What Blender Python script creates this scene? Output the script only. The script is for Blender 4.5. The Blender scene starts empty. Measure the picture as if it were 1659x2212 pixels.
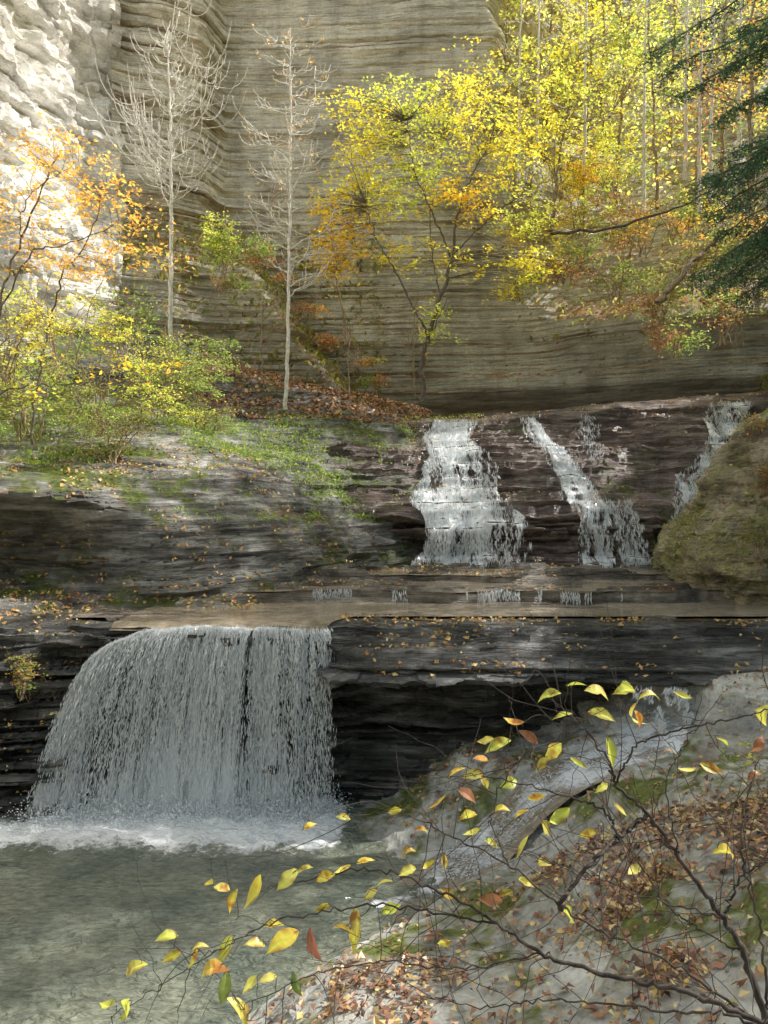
import bpy, math, random
import numpy as np
from mathutils import Vector
from mathutils.bvhtree import BVHTree
random.seed(4)
R = np.random.default_rng(11)
sc = bpy.context.scene
col = sc.collection
EYE = 4.0; F = 1597.0
def S(u, v, y):
    """image pixel coordinates and an estimated depth in metres -> world position"""
    return ((u-829.5)/F*y, y, EYE-(v-1106)/F*y)

# ------------------------------------------------------------------ noise
def _h(i, j, k, s):
    n = (i*374761393 + j*668265263 + k*2147483647 + s*974711) & 0xffffffff
    n = ((n ^ (n >> 13))*1274126177) & 0xffffffff
    n = ((n ^ (n >> 16))*2246822519) & 0xffffffff
    return ((n ^ (n >> 15)) & 0xffffff)/float(0xffffff)
def vn(x, y, z=0.0, s=0):
    x, y, z = np.broadcast_arrays(np.asarray(x, float), np.asarray(y, float), np.asarray(z, float))
    i = np.floor(x).astype(np.int64); j = np.floor(y).astype(np.int64); k = np.floor(z).astype(np.int64)
    fx = x-i; fy = y-j; fz = z-k
    fx = fx*fx*(3-2*fx); fy = fy*fy*(3-2*fy); fz = fz*fz*(3-2*fz)
    r = 0
    for a in (0, 1):
        for b in (0, 1):
            for c in (0, 1):
                w = (fx if a else 1-fx)*(fy if b else 1-fy)*(fz if c else 1-fz)
                r = r + w*_h(i+a, j+b, k+c, s)
    return r
def fbm(x, y, z=0.0, s=0, o=4):
    r = 0; a = .5; t = 0
    for q in range(o):
        r = r + a*vn(np.asarray(x)*2**q, np.asarray(y)*2**q, np.asarray(z)*2**q, s+q); t += a; a *= .5
    return r/t
def sstep(a, b, x):
    t = np.clip((np.asarray(x, float)-a)/(b-a), 0, 1); return t*t*(3-2*t)

# ------------------------------------------------------------------ mesh helpers
def make_mesh(name, V, Fc, mat, colr=None, smooth=False):
    V = np.ascontiguousarray(V, dtype=np.float32); Fc = np.ascontiguousarray(Fc, dtype=np.int32)
    me = bpy.data.meshes.new(name)
    me.vertices.add(len(V)); me.vertices.foreach_set("co", V.ravel())
    me.loops.add(Fc.size); me.loops.foreach_set("vertex_index", Fc.ravel())
    me.polygons.add(len(Fc)); me.polygons.foreach_set("loop_start", np.arange(0, Fc.size, Fc.shape[1], dtype=np.int32))
    me.update(calc_edges=True)
    me.polygons.foreach_set("use_smooth", np.full(len(Fc), bool(smooth)))
    if colr is not None:
        c = np.ones((len(V), 4), np.float32); c[:, :3] = colr
        a = me.color_attributes.new("col", 'FLOAT_COLOR', 'POINT'); a.data.foreach_set("color", c.ravel())
    me.materials.append(mat)
    ob = bpy.data.objects.new(name, me); col.objects.link(ob)
    return ob
def structure(ob):
    ob["kind"] = "structure"; return ob
def tag(ob, label, category, kind=None, group=None):
    ob["label"] = label; ob["category"] = category
    if kind: ob["kind"] = kind
    if group: ob["group"] = group
    return ob
def grid_faces(nr, nc):
    a = np.arange(nr*nc).reshape(nr, nc)
    return np.stack([a[:-1, :-1], a[:-1, 1:], a[1:, 1:], a[1:, :-1]], -1).reshape(-1, 4)
def grid_mesh(name, P, mat, smooth=False, colr=None, up=True):
    nr, nc = P.shape[:2]; Fc = grid_faces(nr, nc)
    V = P.reshape(-1, 3)
    n = np.cross(V[Fc[:, 1]]-V[Fc[:, 0]], V[Fc[:, 3]]-V[Fc[:, 0]]).mean(0)
    c = V.mean(0)
    ref = np.array([-c[0]*.3, -c[1], 10.]) if up else np.array([-c[0], -c[1], 1.])
    if n.dot(ref) < 0: Fc = Fc[:, ::-1]
    return make_mesh(name, V, Fc, mat, colr, smooth)
def cr(nc, t):
    M = np.zeros((len(t), nc))
    for r, x in enumerate(t):
        i = min(int(x), nc-2); f = x-i
        w = [-.5*f+f*f-.5*f**3, 1-2.5*f*f+1.5*f**3, .5*f+2*f*f-1.5*f**3, -.5*f*f+.5*f**3]
        for q, ww in zip((i-1, i, i+1, i+2), w): M[r, min(max(q, 0), nc-1)] += ww
    return M
def params(net, n, axis):
    d = np.linalg.norm(np.diff(net, axis=axis), axis=2).mean(1-axis)
    c = np.concatenate([[0], np.cumsum(d)])
    return np.interp(np.linspace(0, c[-1], n), c, np.arange(len(c)))
def surf(net, nr, nc):
    net = np.array(net, float)
    A = cr(net.shape[0], params(net, nr, 0)); B = cr(net.shape[1], params(net, nc, 1))
    return np.einsum('ri,ijk,cj->rck', A, net, B)
def normals(P):
    n = np.cross(np.gradient(P, axis=1), np.gradient(P, axis=0))
    n /= np.linalg.norm(n, axis=2, keepdims=True)+1e-9
    c = P.mean((0, 1))
    s = np.sign((n*(np.array([0, 0, 9.])-P)).sum(2).mean()); return n*(s if s else 1)
def layers(seed, tmin, tmax, z0=-2, z1=40):
    r = np.random.default_rng(seed); b = [z0]
    while b[-1] < z1: b.append(b[-1]+tmin+(tmax-tmin)*r.random()**2.2)
    return np.array(b), r.random(len(b)+1)
def stratify(P, seed=1, tmin=.05, tmax=.3, amp=.2, big=.3, snap=.7, warp=.12, lat=.5, fine=.02, latw=1.0):
    n = normals(P); steep = 1-np.abs(n[..., 2])
    x, y, z = P[..., 0], P[..., 1], P[..., 2]
    P = P + n*((fbm(x*.45, y*.45, z*.45, seed, 4)-.5)*2*big)[..., None]
    x, y, z = P[..., 0], P[..., 1], P[..., 2]
    b, rn = layers(seed, tmin, tmax)
    zz = z + (fbm(x*.5, y*.5, z*.2, seed+9, 3)-.5)*2*warp
    i = np.clip(np.searchsorted(b, zz)-1, 0, len(b)-2)
    th = b[i+1]-b[i]; f = np.clip((zz-b[i])/th, 0, 1)
    la = vn(x*lat*2+i*17.31, y*lat*2+i*3.7, 0, seed+3)
    lb = vn(x*lat*7+i*7.31, y*lat*7, 0, seed+5)
    lc = np.floor(vn(x*lat*4+i*5.1, y*lat*4+i*2.3, 0, seed+6)*4)/4
    d = amp*((rn[i]-.5)*.9+latw*((la-.5)*.9+(lb-.5)*.5+(lc-.4)*.6))
    d = d - amp*.35*np.exp(-((f)/.10)**2)
    sz = b[i]+th*sstep(.72, 1, f)
    P = P + n*(d*np.clip(steep*1.6, 0.05, 1))[..., None]
    P[..., 2] += (sz-zz)*snap*np.clip(1.25-steep, 0.25, 1)
    P = P + n*((fbm(x*5, y*5, z*9, seed+7, 3)-.5)*2*fine)[..., None]
    return P
def facing(P):
    Q = P; A = (Q[:-1, :-1]+Q[1:, 1:]+Q[:-1, 1:]+Q[1:, :-1])/4
    n = np.cross(Q[:-1, 1:]-Q[:-1, :-1], Q[1:, :-1]-Q[:-1, :-1]); ar = np.linalg.norm(n, axis=2)
    n = n/(ar[..., None]+1e-9); n *= np.sign(n[..., 2:3]+1e-9)
    return A.reshape(-1, 3), n.reshape(-1, 3), ar.ravel()
def scatter(P, n, pred=None, nz=.7, w=None):
    A, N, ar = facing(P); m = (N[:, 2] > nz)
    if pred is not None: m &= pred(A[:, 0], A[:, 1], A[:, 2])
    wt = ar*m
    if w is not None: wt = wt*w(A[:, 0], A[:, 1], A[:, 2])
    if wt.sum() <= 0: return A[:0], N[:0]
    k = R.choice(len(A), n, p=wt/wt.sum())
    return A[k]+R.normal(0, .015, (n, 3))*[1, 1, 0], N[k]

# ------------------------------------------------------------------ materials
def newmat(name):
    m = bpy.data.materials.new(name); m.use_nodes = True; nt = m.node_tree; nt.nodes.clear()
    return m, nt
def N(nt, t, **k):
    n = nt.nodes.new(t)
    for a, b in k.items():
        if a in n.inputs: n.inputs[a].default_value = b
        else: setattr(n, a, b)
    return n
def ramp(nt, src, stops):
    r = nt.nodes.new('ShaderNodeValToRGB'); e = r.color_ramp.elements
    while len(e) < len(stops): e.new(.5)
    for q, (p, c) in zip(e, stops):
        q.position = p; q.color = (c, c, c, 1) if not hasattr(c, '__len__') else (*c, 1)
    nt.links.new(src, r.inputs[0]); return r
def mapped(nt, scale):
    g = nt.nodes.new('ShaderNodeNewGeometry'); m = N(nt, 'ShaderNodeMapping'); m.inputs['Scale'].default_value = scale
    nt.links.new(g.outputs['Position'], m.inputs['Vector']); return m.outputs[0]
def noise(nt, vec, scale, detail=5, rough=.6, dist=0):
    n = N(nt, 'ShaderNodeTexNoise'); n.inputs['Scale'].default_value = scale; n.inputs['Detail'].default_value = detail
    n.inputs['Roughness'].default_value = rough; n.inputs['Distortion'].default_value = dist
    nt.links.new(vec, n.inputs['Vector']); return n.outputs['Fac']
def mixc(nt, fac, a, b, mode='MIX'):
    m = nt.nodes.new('ShaderNodeMix'); m.data_type = 'RGBA'; m.blend_type = mode
    for s, q in ((0, fac), (6, a), (7, b)):
        if hasattr(q, 'links'): nt.links.new(q, m.inputs[s])
        elif s == 0: m.inputs[0].default_value = q
        else: m.inputs[s].default_value = (*q, 1)
    return m.outputs[2]
def math_(nt, op, a, b=0.0):
    m = nt.nodes.new('ShaderNodeMath'); m.operation = op
    for s, q in ((0, a), (1, b)):
        if hasattr(q, 'links'): nt.links.new(q, m.inputs[s])
        else: m.inputs[s].default_value = q
    return m.outputs[0]
def rock(name, dark, mid, light, rough=(.5, .85), moss=0.0, mosscol=(.06, .09, .02), litter=0.0, littercol=(.16, .07, .03), bump=.6, stretch=8, spec=.5, zfade=None, stain=.6, crack=.85):
    m, nt = newmat(name)
    v1 = mapped(nt, (.7, .7, .7*stretch)); v2 = mapped(nt, (1, 1, 1)); v3 = mapped(nt, (2.2, 2.2, 2.2*stretch*1.5))
    a = noise(nt, v1, 1.3, 5, .65); b = noise(nt, v2, .5, 2, .6); c = noise(nt, v3, 2., 4, .7); d = noise(nt, v2, 14, 3, .7)
    base = ramp(nt, a, [(.32, dark), (.5, mid), (.68, light)]).outputs[0]
    blot = ramp(nt, b, [(.3, .65), (.5, 1.), (.7, 1.2)]).outputs[0]
    c1 = mixc(nt, 1.0, base, blot, 'MULTIPLY')
    cr_ = ramp(nt, c, [(.33, .4), (.45, 1.), (.7, 1.25)]).outputs[0]
    c2 = mixc(nt, crack, c1, cr_, 'MULTIPLY')
    dr = ramp(nt, d, [(.3, .75), (.7, 1.3)]).outputs[0]
    c3 = mixc(nt, .6, c2, dr, 'MULTIPLY')
    if stain:
        v4 = mapped(nt, (1.6, 1.6, .12)); s = noise(nt, v4, 1.2, 2, .6)
        sr = ramp(nt, s, [(.36, .45), (.5, 1.0)]).outputs[0]
        c3 = mixc(nt, stain, c3, sr, 'MULTIPLY')
    g = nt.nodes.new('ShaderNodeNewGeometry'); sx = nt.nodes.new('ShaderNodeSeparateXYZ'); nt.links.new(g.outputs['Normal'], sx.inputs[0])
    out = c3
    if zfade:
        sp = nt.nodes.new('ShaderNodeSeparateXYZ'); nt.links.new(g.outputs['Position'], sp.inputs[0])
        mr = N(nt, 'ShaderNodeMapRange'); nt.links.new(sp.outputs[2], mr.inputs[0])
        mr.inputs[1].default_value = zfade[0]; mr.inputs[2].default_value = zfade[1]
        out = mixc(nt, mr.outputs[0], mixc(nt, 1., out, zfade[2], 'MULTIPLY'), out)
    if litter > 0:
        up = ramp(nt, sx.outputs[2], [(.45, 0.), (.75, 1.)]).outputs[0]
        ln = ramp(nt, noise(nt, v2, 1.1, 3, .7), [(.62-.3*litter, 0.), (.72-.3*litter, 1.)]).outputs[0]
        lc = ramp(nt, noise(nt, v2, 22, 2, .7), [(.35, tuple(q*.4 for q in littercol)), (.5, littercol), (.65, (littercol[0]*1.8, littercol[1]*2., littercol[2]*1.8))]).outputs[0]
        out = mixc(nt, math_(nt, 'MULTIPLY', up, ln), out, lc)
    if moss > 0:
        up = ramp(nt, sx.outputs[2], [(.0, .25), (.6, 1.)]).outputs[0]
        mn = ramp(nt, noise(nt, v2, .8, 4, .7), [(.66-.3*moss, 0.), (.74-.3*moss, 1.)]).outputs[0]
        mc = ramp(nt, noise(nt, v2, 9, 2, .7), [(.3, tuple(q*.5 for q in mosscol)), (.55, mosscol), (.75, tuple(q*1.9 for q in mosscol))]).outputs[0]
        out = mixc(nt, math_(nt, 'MULTIPLY', up, mn), out, mc)
    p = N(nt, 'ShaderNodeBsdfPrincipled'); nt.links.new(out, p.inputs['Base Color'])
    rr = N(nt, 'ShaderNodeMapRange'); nt.links.new(b, rr.inputs[0]); rr.inputs[1].default_value = .35; rr.inputs[2].default_value = .65
    rr.inputs[3].default_value = rough[0]; rr.inputs[4].default_value = rough[1]; nt.links.new(rr.outputs[0], p.inputs['Roughness'])
    p.inputs['Specular IOR Level'].default_value = spec
    hgt = math_(nt, 'ADD', math_(nt, 'MULTIPLY', a, 1.2), math_(nt, 'ADD', c, math_(nt, 'MULTIPLY', d, .25)))
    bp = N(nt, 'ShaderNodeBump'); bp.inputs['Strength'].default_value = bump; bp.inputs['Distance'].default_value = .12
    nt.links.new(hgt, bp.inputs['Height']); nt.links.new(bp.outputs[0], p.inputs['Normal'])
    o = N(nt, 'ShaderNodeOutputMaterial'); nt.links.new(p.outputs[0], o.inputs[0]); return m
def leafmat(name, trans=.45, rough=.45, gain=1.5):
    m, nt = newmat(name); a = N(nt, 'ShaderNodeVertexColor'); a.layer_name = "col"
    p = N(nt, 'ShaderNodeBsdfPrincipled'); nt.links.new(a.outputs[0], p.inputs['Base Color']); p.inputs['Roughness'].default_value = rough
    t = N(nt, 'ShaderNodeBsdfTranslucent'); nt.links.new(mixc(nt, 1., a.outputs[0], (gain, gain, gain*.8), 'MULTIPLY'), t.inputs[0])
    mx = N(nt, 'ShaderNodeMixShader'); mx.inputs[0].default_value = trans
    nt.links.new(p.outputs[0], mx.inputs[1]); nt.links.new(t.outputs[0], mx.inputs[2])
    o = N(nt, 'ShaderNodeOutputMaterial'); nt.links.new(mx.outputs[0], o.inputs[0]); return m
def bark(name, c1, c2):
    m, nt = newmat(name); v = mapped(nt, (1, 1, .35)); n = noise(nt, v, 22, 3, .7)
    c = ramp(nt, n, [(.35, c1), (.6, c2)]).outputs[0]
    p = N(nt, 'ShaderNodeBsdfPrincipled'); nt.links.new(c, p.inputs['Base Color']); p.inputs['Roughness'].default_value = .8
    o = N(nt, 'ShaderNodeOutputMaterial'); nt.links.new(p.outputs[0], o.inputs[0]); return m
def watermat(name, c1, c2, rough=.07, ws=(1, 1, 1), wscale=5, bump=.35, foam=False, dist=.06, spec=.5):
    m, nt = newmat(name); v = mapped(nt, ws); v1 = mapped(nt, (1, 1, 1))
    n = noise(nt, v, wscale, 3, .6, .4); n2 = noise(nt, v1, 1.1, 4, .65); n3 = noise(nt, v, 12, 2, .6)
    c = ramp(nt, n2, [(.35, c1), (.65, c2)]).outputs[0]
    peb = ramp(nt, n3, [(.35, .6), (.65, 1.35)]).outputs[0]; c = mixc(nt, .6, c, peb, 'MULTIPLY')
    p = N(nt, 'ShaderNodeBsdfPrincipled'); p.inputs['IOR'].default_value = 1.33; p.inputs['Specular IOR Level'].default_value = spec
    rg = None
    if foam:
        a = N(nt, 'ShaderNodeVertexColor'); a.layer_name = "col"
        fn = noise(nt, v1, 9, 5, .75, .6)
        fm = math_(nt, 'ADD', math_(nt, 'MULTIPLY', fn, .9), math_(nt, 'MULTIPLY', a.outputs[0], 1.0))
        fr = ramp(nt, fm, [(.80, 0.), (1.0, 1.)]).outputs[0]
        c = mixc(nt, fr, c, (.93, .96, .99)); rg = math_(nt, 'ADD', math_(nt, 'MULTIPLY', fr, .5), rough)
    nt.links.new(c, p.inputs['Base Color'])
    if rg is not None: nt.links.new(rg, p.inputs['Roughness'])
    else: p.inputs['Roughness'].default_value = rough
    bp = N(nt, 'ShaderNodeBump'); bp.inputs['Strength'].default_value = bump; bp.inputs['Distance'].default_value = dist
    nt.links.new(n, bp.inputs['Height']); nt.links.new(bp.outputs[0], p.inputs['Normal'])
    o = N(nt, 'ShaderNodeOutputMaterial'); nt.links.new(p.outputs[0], o.inputs[0]); return m
def curtainmat(name, sx=60, sy=4, lo=.45, hi=.62, mx_=.95):
    m, nt = newmat(name); a = N(nt, 'ShaderNodeVertexColor'); a.layer_name = "col"
    mp = N(nt, 'ShaderNodeMapping'); mp.inputs['Scale'].default_value = (sx, sy, 0); nt.links.new(a.outputs[0], mp.inputs[0])
    n = noise(nt, mp.outputs[0], 1., 5, .75, .5)
    sp = N(nt, 'ShaderNodeSeparateColor'); nt.links.new(a.outputs[0], sp.inputs[0])
    f = math_(nt, 'ADD', n, math_(nt, 'SUBTRACT', math_(nt, 'MULTIPLY', sp.outputs[2], .5), .25))
    al = ramp(nt, f, [(lo, 0.), (hi, mx_)]).outputs[0]
    p = N(nt, 'ShaderNodeBsdfPrincipled'); p.inputs['Base Color'].default_value = (.93, .96, 1, 1); p.inputs['Roughness'].default_value = .3
    t = N(nt, 'ShaderNodeBsdfTransparent'); mx = N(nt, 'ShaderNodeMixShader')
    nt.links.new(al, mx.inputs[0]); nt.links.new(t.outputs[0], mx.inputs[1]); nt.links.new(p.outputs[0], mx.inputs[2])
    bp = N(nt, 'ShaderNodeBump'); bp.inputs['Strength'].default_value = .3; bp.inputs['Distance'].default_value = .03
    nt.links.new(n, bp.inputs['Height']); nt.links.new(bp.outputs[0], p.inputs['Normal'])
    o = N(nt, 'ShaderNodeOutputMaterial'); nt.links.new(mx.outputs[0], o.inputs[0]); return m
def watery(name, c):
    m, nt = newmat(name); p = N(nt, 'ShaderNodeBsdfPrincipled'); p.inputs['Base Color'].default_value = (*c, 1); p.inputs['Roughness'].default_value = .2
    t = N(nt, 'ShaderNodeBsdfTranslucent'); t.inputs[0].default_value = (*c, 1); mx = N(nt, 'ShaderNodeMixShader'); mx.inputs[0].default_value = .35
    nt.links.new(p.outputs[0], mx.inputs[1]); nt.links.new(t.outputs[0], mx.inputs[2])
    o = N(nt, 'ShaderNodeOutputMaterial'); nt.links.new(mx.outputs[0], o.inputs[0]); return m

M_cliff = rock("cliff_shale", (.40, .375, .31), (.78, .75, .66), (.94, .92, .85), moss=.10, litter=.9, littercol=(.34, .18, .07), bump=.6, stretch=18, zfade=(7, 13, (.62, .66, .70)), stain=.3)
M_side = rock("sunlit_cliff_shale", (.78, .76, .72), (.96, .95, .93), (.98, .98, .96), moss=.0, bump=.6, stretch=6, stain=.0, crack=.5)  # near-white base: glare of sunlight on the left wall painted into the colour
M_ledge = rock("wet_ledge_shale", (.028, .029, .031), (.12, .12, .118), (.36, .36, .36), rough=(.10, .35), moss=.12, mosscol=(.04, .08, .03), bump=.8)
M_shelf = rock("mossy_shelf_shale", (.06, .06, .062), (.27, .27, .265), (.62, .62, .61), rough=(.2, .5), moss=.55, mosscol=(.15, .20, .04), bump=.8, litter=.2)
M_casc = rock("wet_cascade_shale", (.055, .042, .043), (.27, .21, .195), (.56, .48, .45), rough=(.10, .35), moss=.30, mosscol=(.12, .15, .04), litter=.1, bump=.9)
M_terr = rock("terrace_shale", (.05, .045, .042), (.22, .19, .16), (.42, .38, .33), rough=(.10, .35), bump=.6, litter=.2)
M_bank = rock("bank_rock", (.22, .22, .21), (.46, .46, .43), (.68, .68, .65), rough=(.25, .6), moss=.5, mosscol=(.16, .19, .05), litter=.1, littercol=(.22, .13, .08), bump=.4, stretch=2.5, stain=0)
M_hill = rock("wooded_hillside_soil", (.10, .08, .05), (.22, .17, .09), (.34, .27, .15), moss=.6, mosscol=(.14, .18, .04), litter=1., littercol=(.34, .20, .08), stretch=1.5, stain=0)
M_leaf = leafmat("autumn_leaf", .5, .45, 1.7)
M_litter = leafmat("fallen_leaf", .1, .4, 1.)
M_needle = leafmat("needle_foliage", .3, .5, 1.4)
M_barkdark = bark("dark_bark", (.06, .05, .04), (.22, .18, .14))
M_barkpale = bark("pale_bark", (.58, .55, .50), (.95, .93, .88))
M_barktan = bark("tan_bark", (.18, .13, .08), (.48, .37, .25))
M_twig = bark("wet_twig_bark", (.02, .016, .014), (.09, .07, .06))
M_pool = watermat("pool_water", (.14, .165, .135), (.27, .285, .22), foam=True, rough=.05, ws=(.8, 1.7, 1), wscale=5.5, bump=.9, dist=.16, spec=.8)
M_shal = watermat("shallow_stream_water", (.24, .20, .145), (.46, .39, .30), rough=.04, ws=(.7, 2.6, 1), wscale=7, bump=.8, dist=.07, spec=1.0)
M_drop = watery("falling_water", (.95, .975, 1.0))

# ------------------------------------------------------------------ terrain
ground = make_mesh("ground", [(-300, -300, -1.2), (300, -300, -1.2), (300, 300, -1.2), (-300, 300, -1.2)], [(0, 1, 2, 3)], M_hill); structure(ground)

Rp = [(10.9, 2.4), (10.5, 2.475), (10.25, 2.45), (9.95, 2.28), (9.6, 2.12), (9.4, 2.03), (9.5, 1.8), (10.2, 1.66), (10.35, .9), (10.05, .35), (9.9, -.6)]
Fp = [(10.9, 2.4), (10.5, 2.42), (10.2, 2.41), (10.1, 2.33), (10.1, 2.1), (10.15, 1.9), (10.2, 1.7), (10.2, 1.3), (10.1, .8), (10.0, .3), (9.9, -.6)]
Lp = [(11.2, 2.55), (10.7, 2.52), (10.3, 2.44), (10.0, 2.2), (9.95, 1.95), (9.9, 1.7), (9.85, 1.4), (9.75, 1.0), (9.7, .6), (9.65, .25), (9.6, -.6)]
cols = [(-11, Lp, -.8), (-6.2, Lp, -.3), (-4.6, Lp, 0), (-3.7, Fp, 0), (-2.2, Fp, 0), (-1.0, Fp, 0), (-.45, Rp, .1), (1, Rp, 0), (3, Rp, 0), (5, Rp, -.1), (9, Rp, -.3)]
net = [[(x, p[i][0]+o, p[i][1]) for x, p, o in cols] for i in range(11)]
P_ledge = stratify(surf(net, 250, 680), 21, .035, .18, .30, .08, .8, .05, .7, .015)
structure(grid_mesh("rock_ledge", P_ledge, M_ledge))

sh = {-320: [(700, 18), (780, 17.5), (850, 16), (930, 13.6), (990, 12.3), (1060, 11.2), (1150, 12.3), (1260, 12.1), (1325, 10.9), (1362, 10.0)],
      0: [(700, 20), (780, 18.7), (850, 17), (930, 14.6), (1000, 12.9), (1060, 11.5), (1140, 13.1), (1250, 12.9), (1322, 11.1), (1360, 10.1)],
      300: [(720, 22), (790, 20), (850, 18.5), (930, 15.5), (1000, 13.6), (1080, 12.5), (1150, 12.2), (1250, 12.0), (1312, 11.7), (1350, 10.4)],
      550: [(800, 23.2), (822, 21), (870, 20), (930, 18), (1000, 15.8), (1070, 14.4), (1130, 13.4), (1225, 12.9), (1280, 12.6), (1312, 12)],
      770: [(850, 24.5), (862, 22), (880, 21), (930, 19.5), (1000, 18), (1080, 17), (1130, 15.9), (1200, 15.2), (1225, 15.1), (1243, 14.8)],
      930: [(885, 26), (890, 23.5), (893, 22), (935, 20.3), (1000, 18.7), (1080, 17.7), (1130, 17.3), (1200, 16.9), (1230, 16.7), (1240, 16.5)]}
net = [[S(u, *sh[u][i]) for u in sorted(sh)] for i in range(10)]
Ps0 = surf(net, 340, 360)
nose = sstep(-6.0, -4.0, Ps0[..., 0])*sstep(-.2, -1.2, Ps0[..., 0])*sstep(5.0, 4.2, Ps0[..., 2])
P_shelf = stratify(Ps0, 33, .045, .24, .28-.18*nose, .30, .55, .16, .5, .03)
structure(grid_mesh("rock_shelf", P_shelf, M_shelf))

cs = []
for x in (-1.8, .5, 2, 4, 6, 8, 12):
    zl = 6.42+.07*x; o = .3*math.sin(x*1.3)
    cs.append([(x, 27.5, 7.3), (x, 22, zl+.32), (x, 20.3, zl), (x, 19.7+o*.5, zl-.4), (x, 18.8+o, 5.75), (x, 18.1+o, 5.1), (x, 17.4+o, 4.5), (x, 16.85+o*.5, 4.2), (x, 16.55, 3.9), (x, 16.4, 3.3), (x, 16.15, 2.75), (x, 15.8, 2.35)])
net = [[c[i] for c in cs] for i in range(12)]
P_casc = stratify(surf(net, 400, 400), 45, .07, .30, .44, .14, .9, .07, .55, .02)
structure(grid_mesh("cascade_rock", P_casc, M_casc))
V = P_casc.reshape(-1, 3); bvh_c = BVHTree.FromPolygons(V.tolist(), grid_faces(*P_casc.shape[:2]).tolist())

e1 = lambda x: 12.45+.9*(fbm(x*.9, 0, 0, 71, 4)-.5)
e2 = lambda x: 14.2+1.5*(fbm(x*.7, 5, 0, 72, 4)-.5)
xx, yy = np.meshgrid(np.linspace(-4.5, 9.5, 500), np.linspace(10.6, 16.8, 320))
zt = 2.44+.20*sstep(-.03, .03, yy-e1(xx))+.12*sstep(-.03, .03, yy-e2(xx))
zt += .045*np.exp(-((yy-e1(xx)-.08)/.07)**2)*sstep(.40, .55, fbm(xx*3, 0, 0, 78, 3))+.04*np.exp(-((yy-e2(xx)-.08)/.07)**2)*sstep(.40, .55, fbm(xx*3, 4, 0, 79, 3))
isl = fbm(xx*.9, yy*2.8, 0, 75, 5)
zt += .05*sstep(.53, .55, isl)*sstep(12.4, 12.5, yy)+.045*sstep(.60, .62, isl)*sstep(12.4, 12.5, yy)+.05*sstep(.68, .70, isl)+.02*(fbm(xx*6, yy*6, 0, 76, 3)-.5)
P_terr = np.stack([xx, yy, zt], -1)
structure(grid_mesh("terrace_rock", P_terr, M_terr))
def water_strip(f0, f1, z, name, x0=-3.75, x1=9.3, lip=False):
    xs = np.linspace(x0, x1, 260); t = np.linspace(0, 1, 40)[:, None]
    y = f0(xs)*(1-t)+f1(xs)*t
    zz_ = np.full(y.shape, z)+.008*(fbm(np.broadcast_to(xs, y.shape)*4, y*9, 0, 77, 3)-.5)
    if lip: zz_ = zz_-.09*sstep(10.32, 10.06, y)*sstep(-.3, -.8, xs)
    P = np.stack([np.broadcast_to(xs, y.shape), y, zz_], -1)
    return structure(grid_mesh(name, P, M_shal, True))
water_strip(lambda x: 10.07+.72*sstep(-.9, -.4, x)+0*x, lambda x: e1(x)+.02, 2.476, "stream_water", lip=True)
water_strip(lambda x: e1(x)+.01, lambda x: e2(x)+.02, 2.662, "stream_water")
water_strip(lambda x: e2(x)+.01, lambda x: 16.7+0*x, 2.780, "stream_water")

# cliff
plan = np.array([(-15, -6), (-12.6, 6), (-10.9, 13), (-10.0, 18), (-9.3, 23.6), (-8.6, 25.0), (-7.2, 25.5), (-5.7, 26.3), (-2.5, 26.3), (1, 26), (4.3, 25.8), (7, 25.0), (10, 23.6), (16, 22)], float)
d = np.concatenate([[0], np.cumsum(np.linalg.norm(np.diff(plan, axis=0), axis=1))])
def cliff_part(s0, s1, n, z0, z1, m):
    t = np.interp(np.linspace(s0, s1, n), d, np.arange(len(d))); q = cr(len(plan), t)@plan
    zs = np.linspace(z0, z1, m)
    P = np.zeros((m, n, 3)); P[..., 0] = q[:, 0]; P[..., 1] = q[:, 1]; P[..., 2] = zs[:, None]
    x, y, z = P[..., 0].copy(), P[..., 1].copy(), P[..., 2].copy()
    P[..., 1] -= 1.3*sstep(-5.6, -6.3, x)*sstep(13, 15, z)*sstep(23, 25, y)
    lx = -.2-(z-7.4)*.70+(fbm(z*.9, 0, 0, 5, 3)-.5)*.8
    off = 2.6*sstep(0, 1.6, lx-x)*(1-sstep(11.4, 14.2, z+.3*(fbm(x, 0, 0, 6, 3)-.5)))*sstep(18, 22, y)
    P[..., 1] -= off; P[..., 0] += .2*off
    P[..., 1] += .8*np.exp(-((z-7.55)/.28)**2)*sstep(.5, 2.5, x)
    P[..., 1] -= .5*sstep(9.2, 8.3, z)*sstep(7.9, 8.3, z)*sstep(1.5, 3, x)
    ed = 3.4+1.6*fbm(z*.6, 7, 0, 12, 3)
    r = np.clip(z-10.4-.5*(fbm(x*.5, 3, 0, 8, 3)-.5)*2, 0, 99)*sstep(0, 2.4, x-ed+.03*np.clip(z-12, 0, 20))
    P[..., 1] += r*.62; P[..., 0] += r*.55*sstep(4, 8, x)
    P[..., 1] -= .9*sstep(5, 7, x)*np.exp(-((z-10)/.7)**2)
    return P
Pb0 = cliff_part(d[5]-.2, d[13], 520, 5.5, 33, 680)
roughside = sstep(-5.0, -6.0, Pb0[..., 0])*.5+.22*sstep(13.5, 12, Pb0[..., 2])*sstep(1, -1, Pb0[..., 0]+(Pb0[..., 2]-7.4)*.7)
P_b = stratify(Pb0, 57, .045, .34, .14+.34*np.clip(roughside, 0, 1)*sstep(10, 14, Pb0[..., 2]+4*(Pb0[..., 0] > -5)), .12, .08, .012, .3, .03, .75)
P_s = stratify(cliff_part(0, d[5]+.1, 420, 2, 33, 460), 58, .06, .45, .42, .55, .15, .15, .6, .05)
structure(grid_mesh("cliff", P_b, M_cliff, up=False)); structure(grid_mesh("cliff_side", P_s, M_side, up=False))

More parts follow.
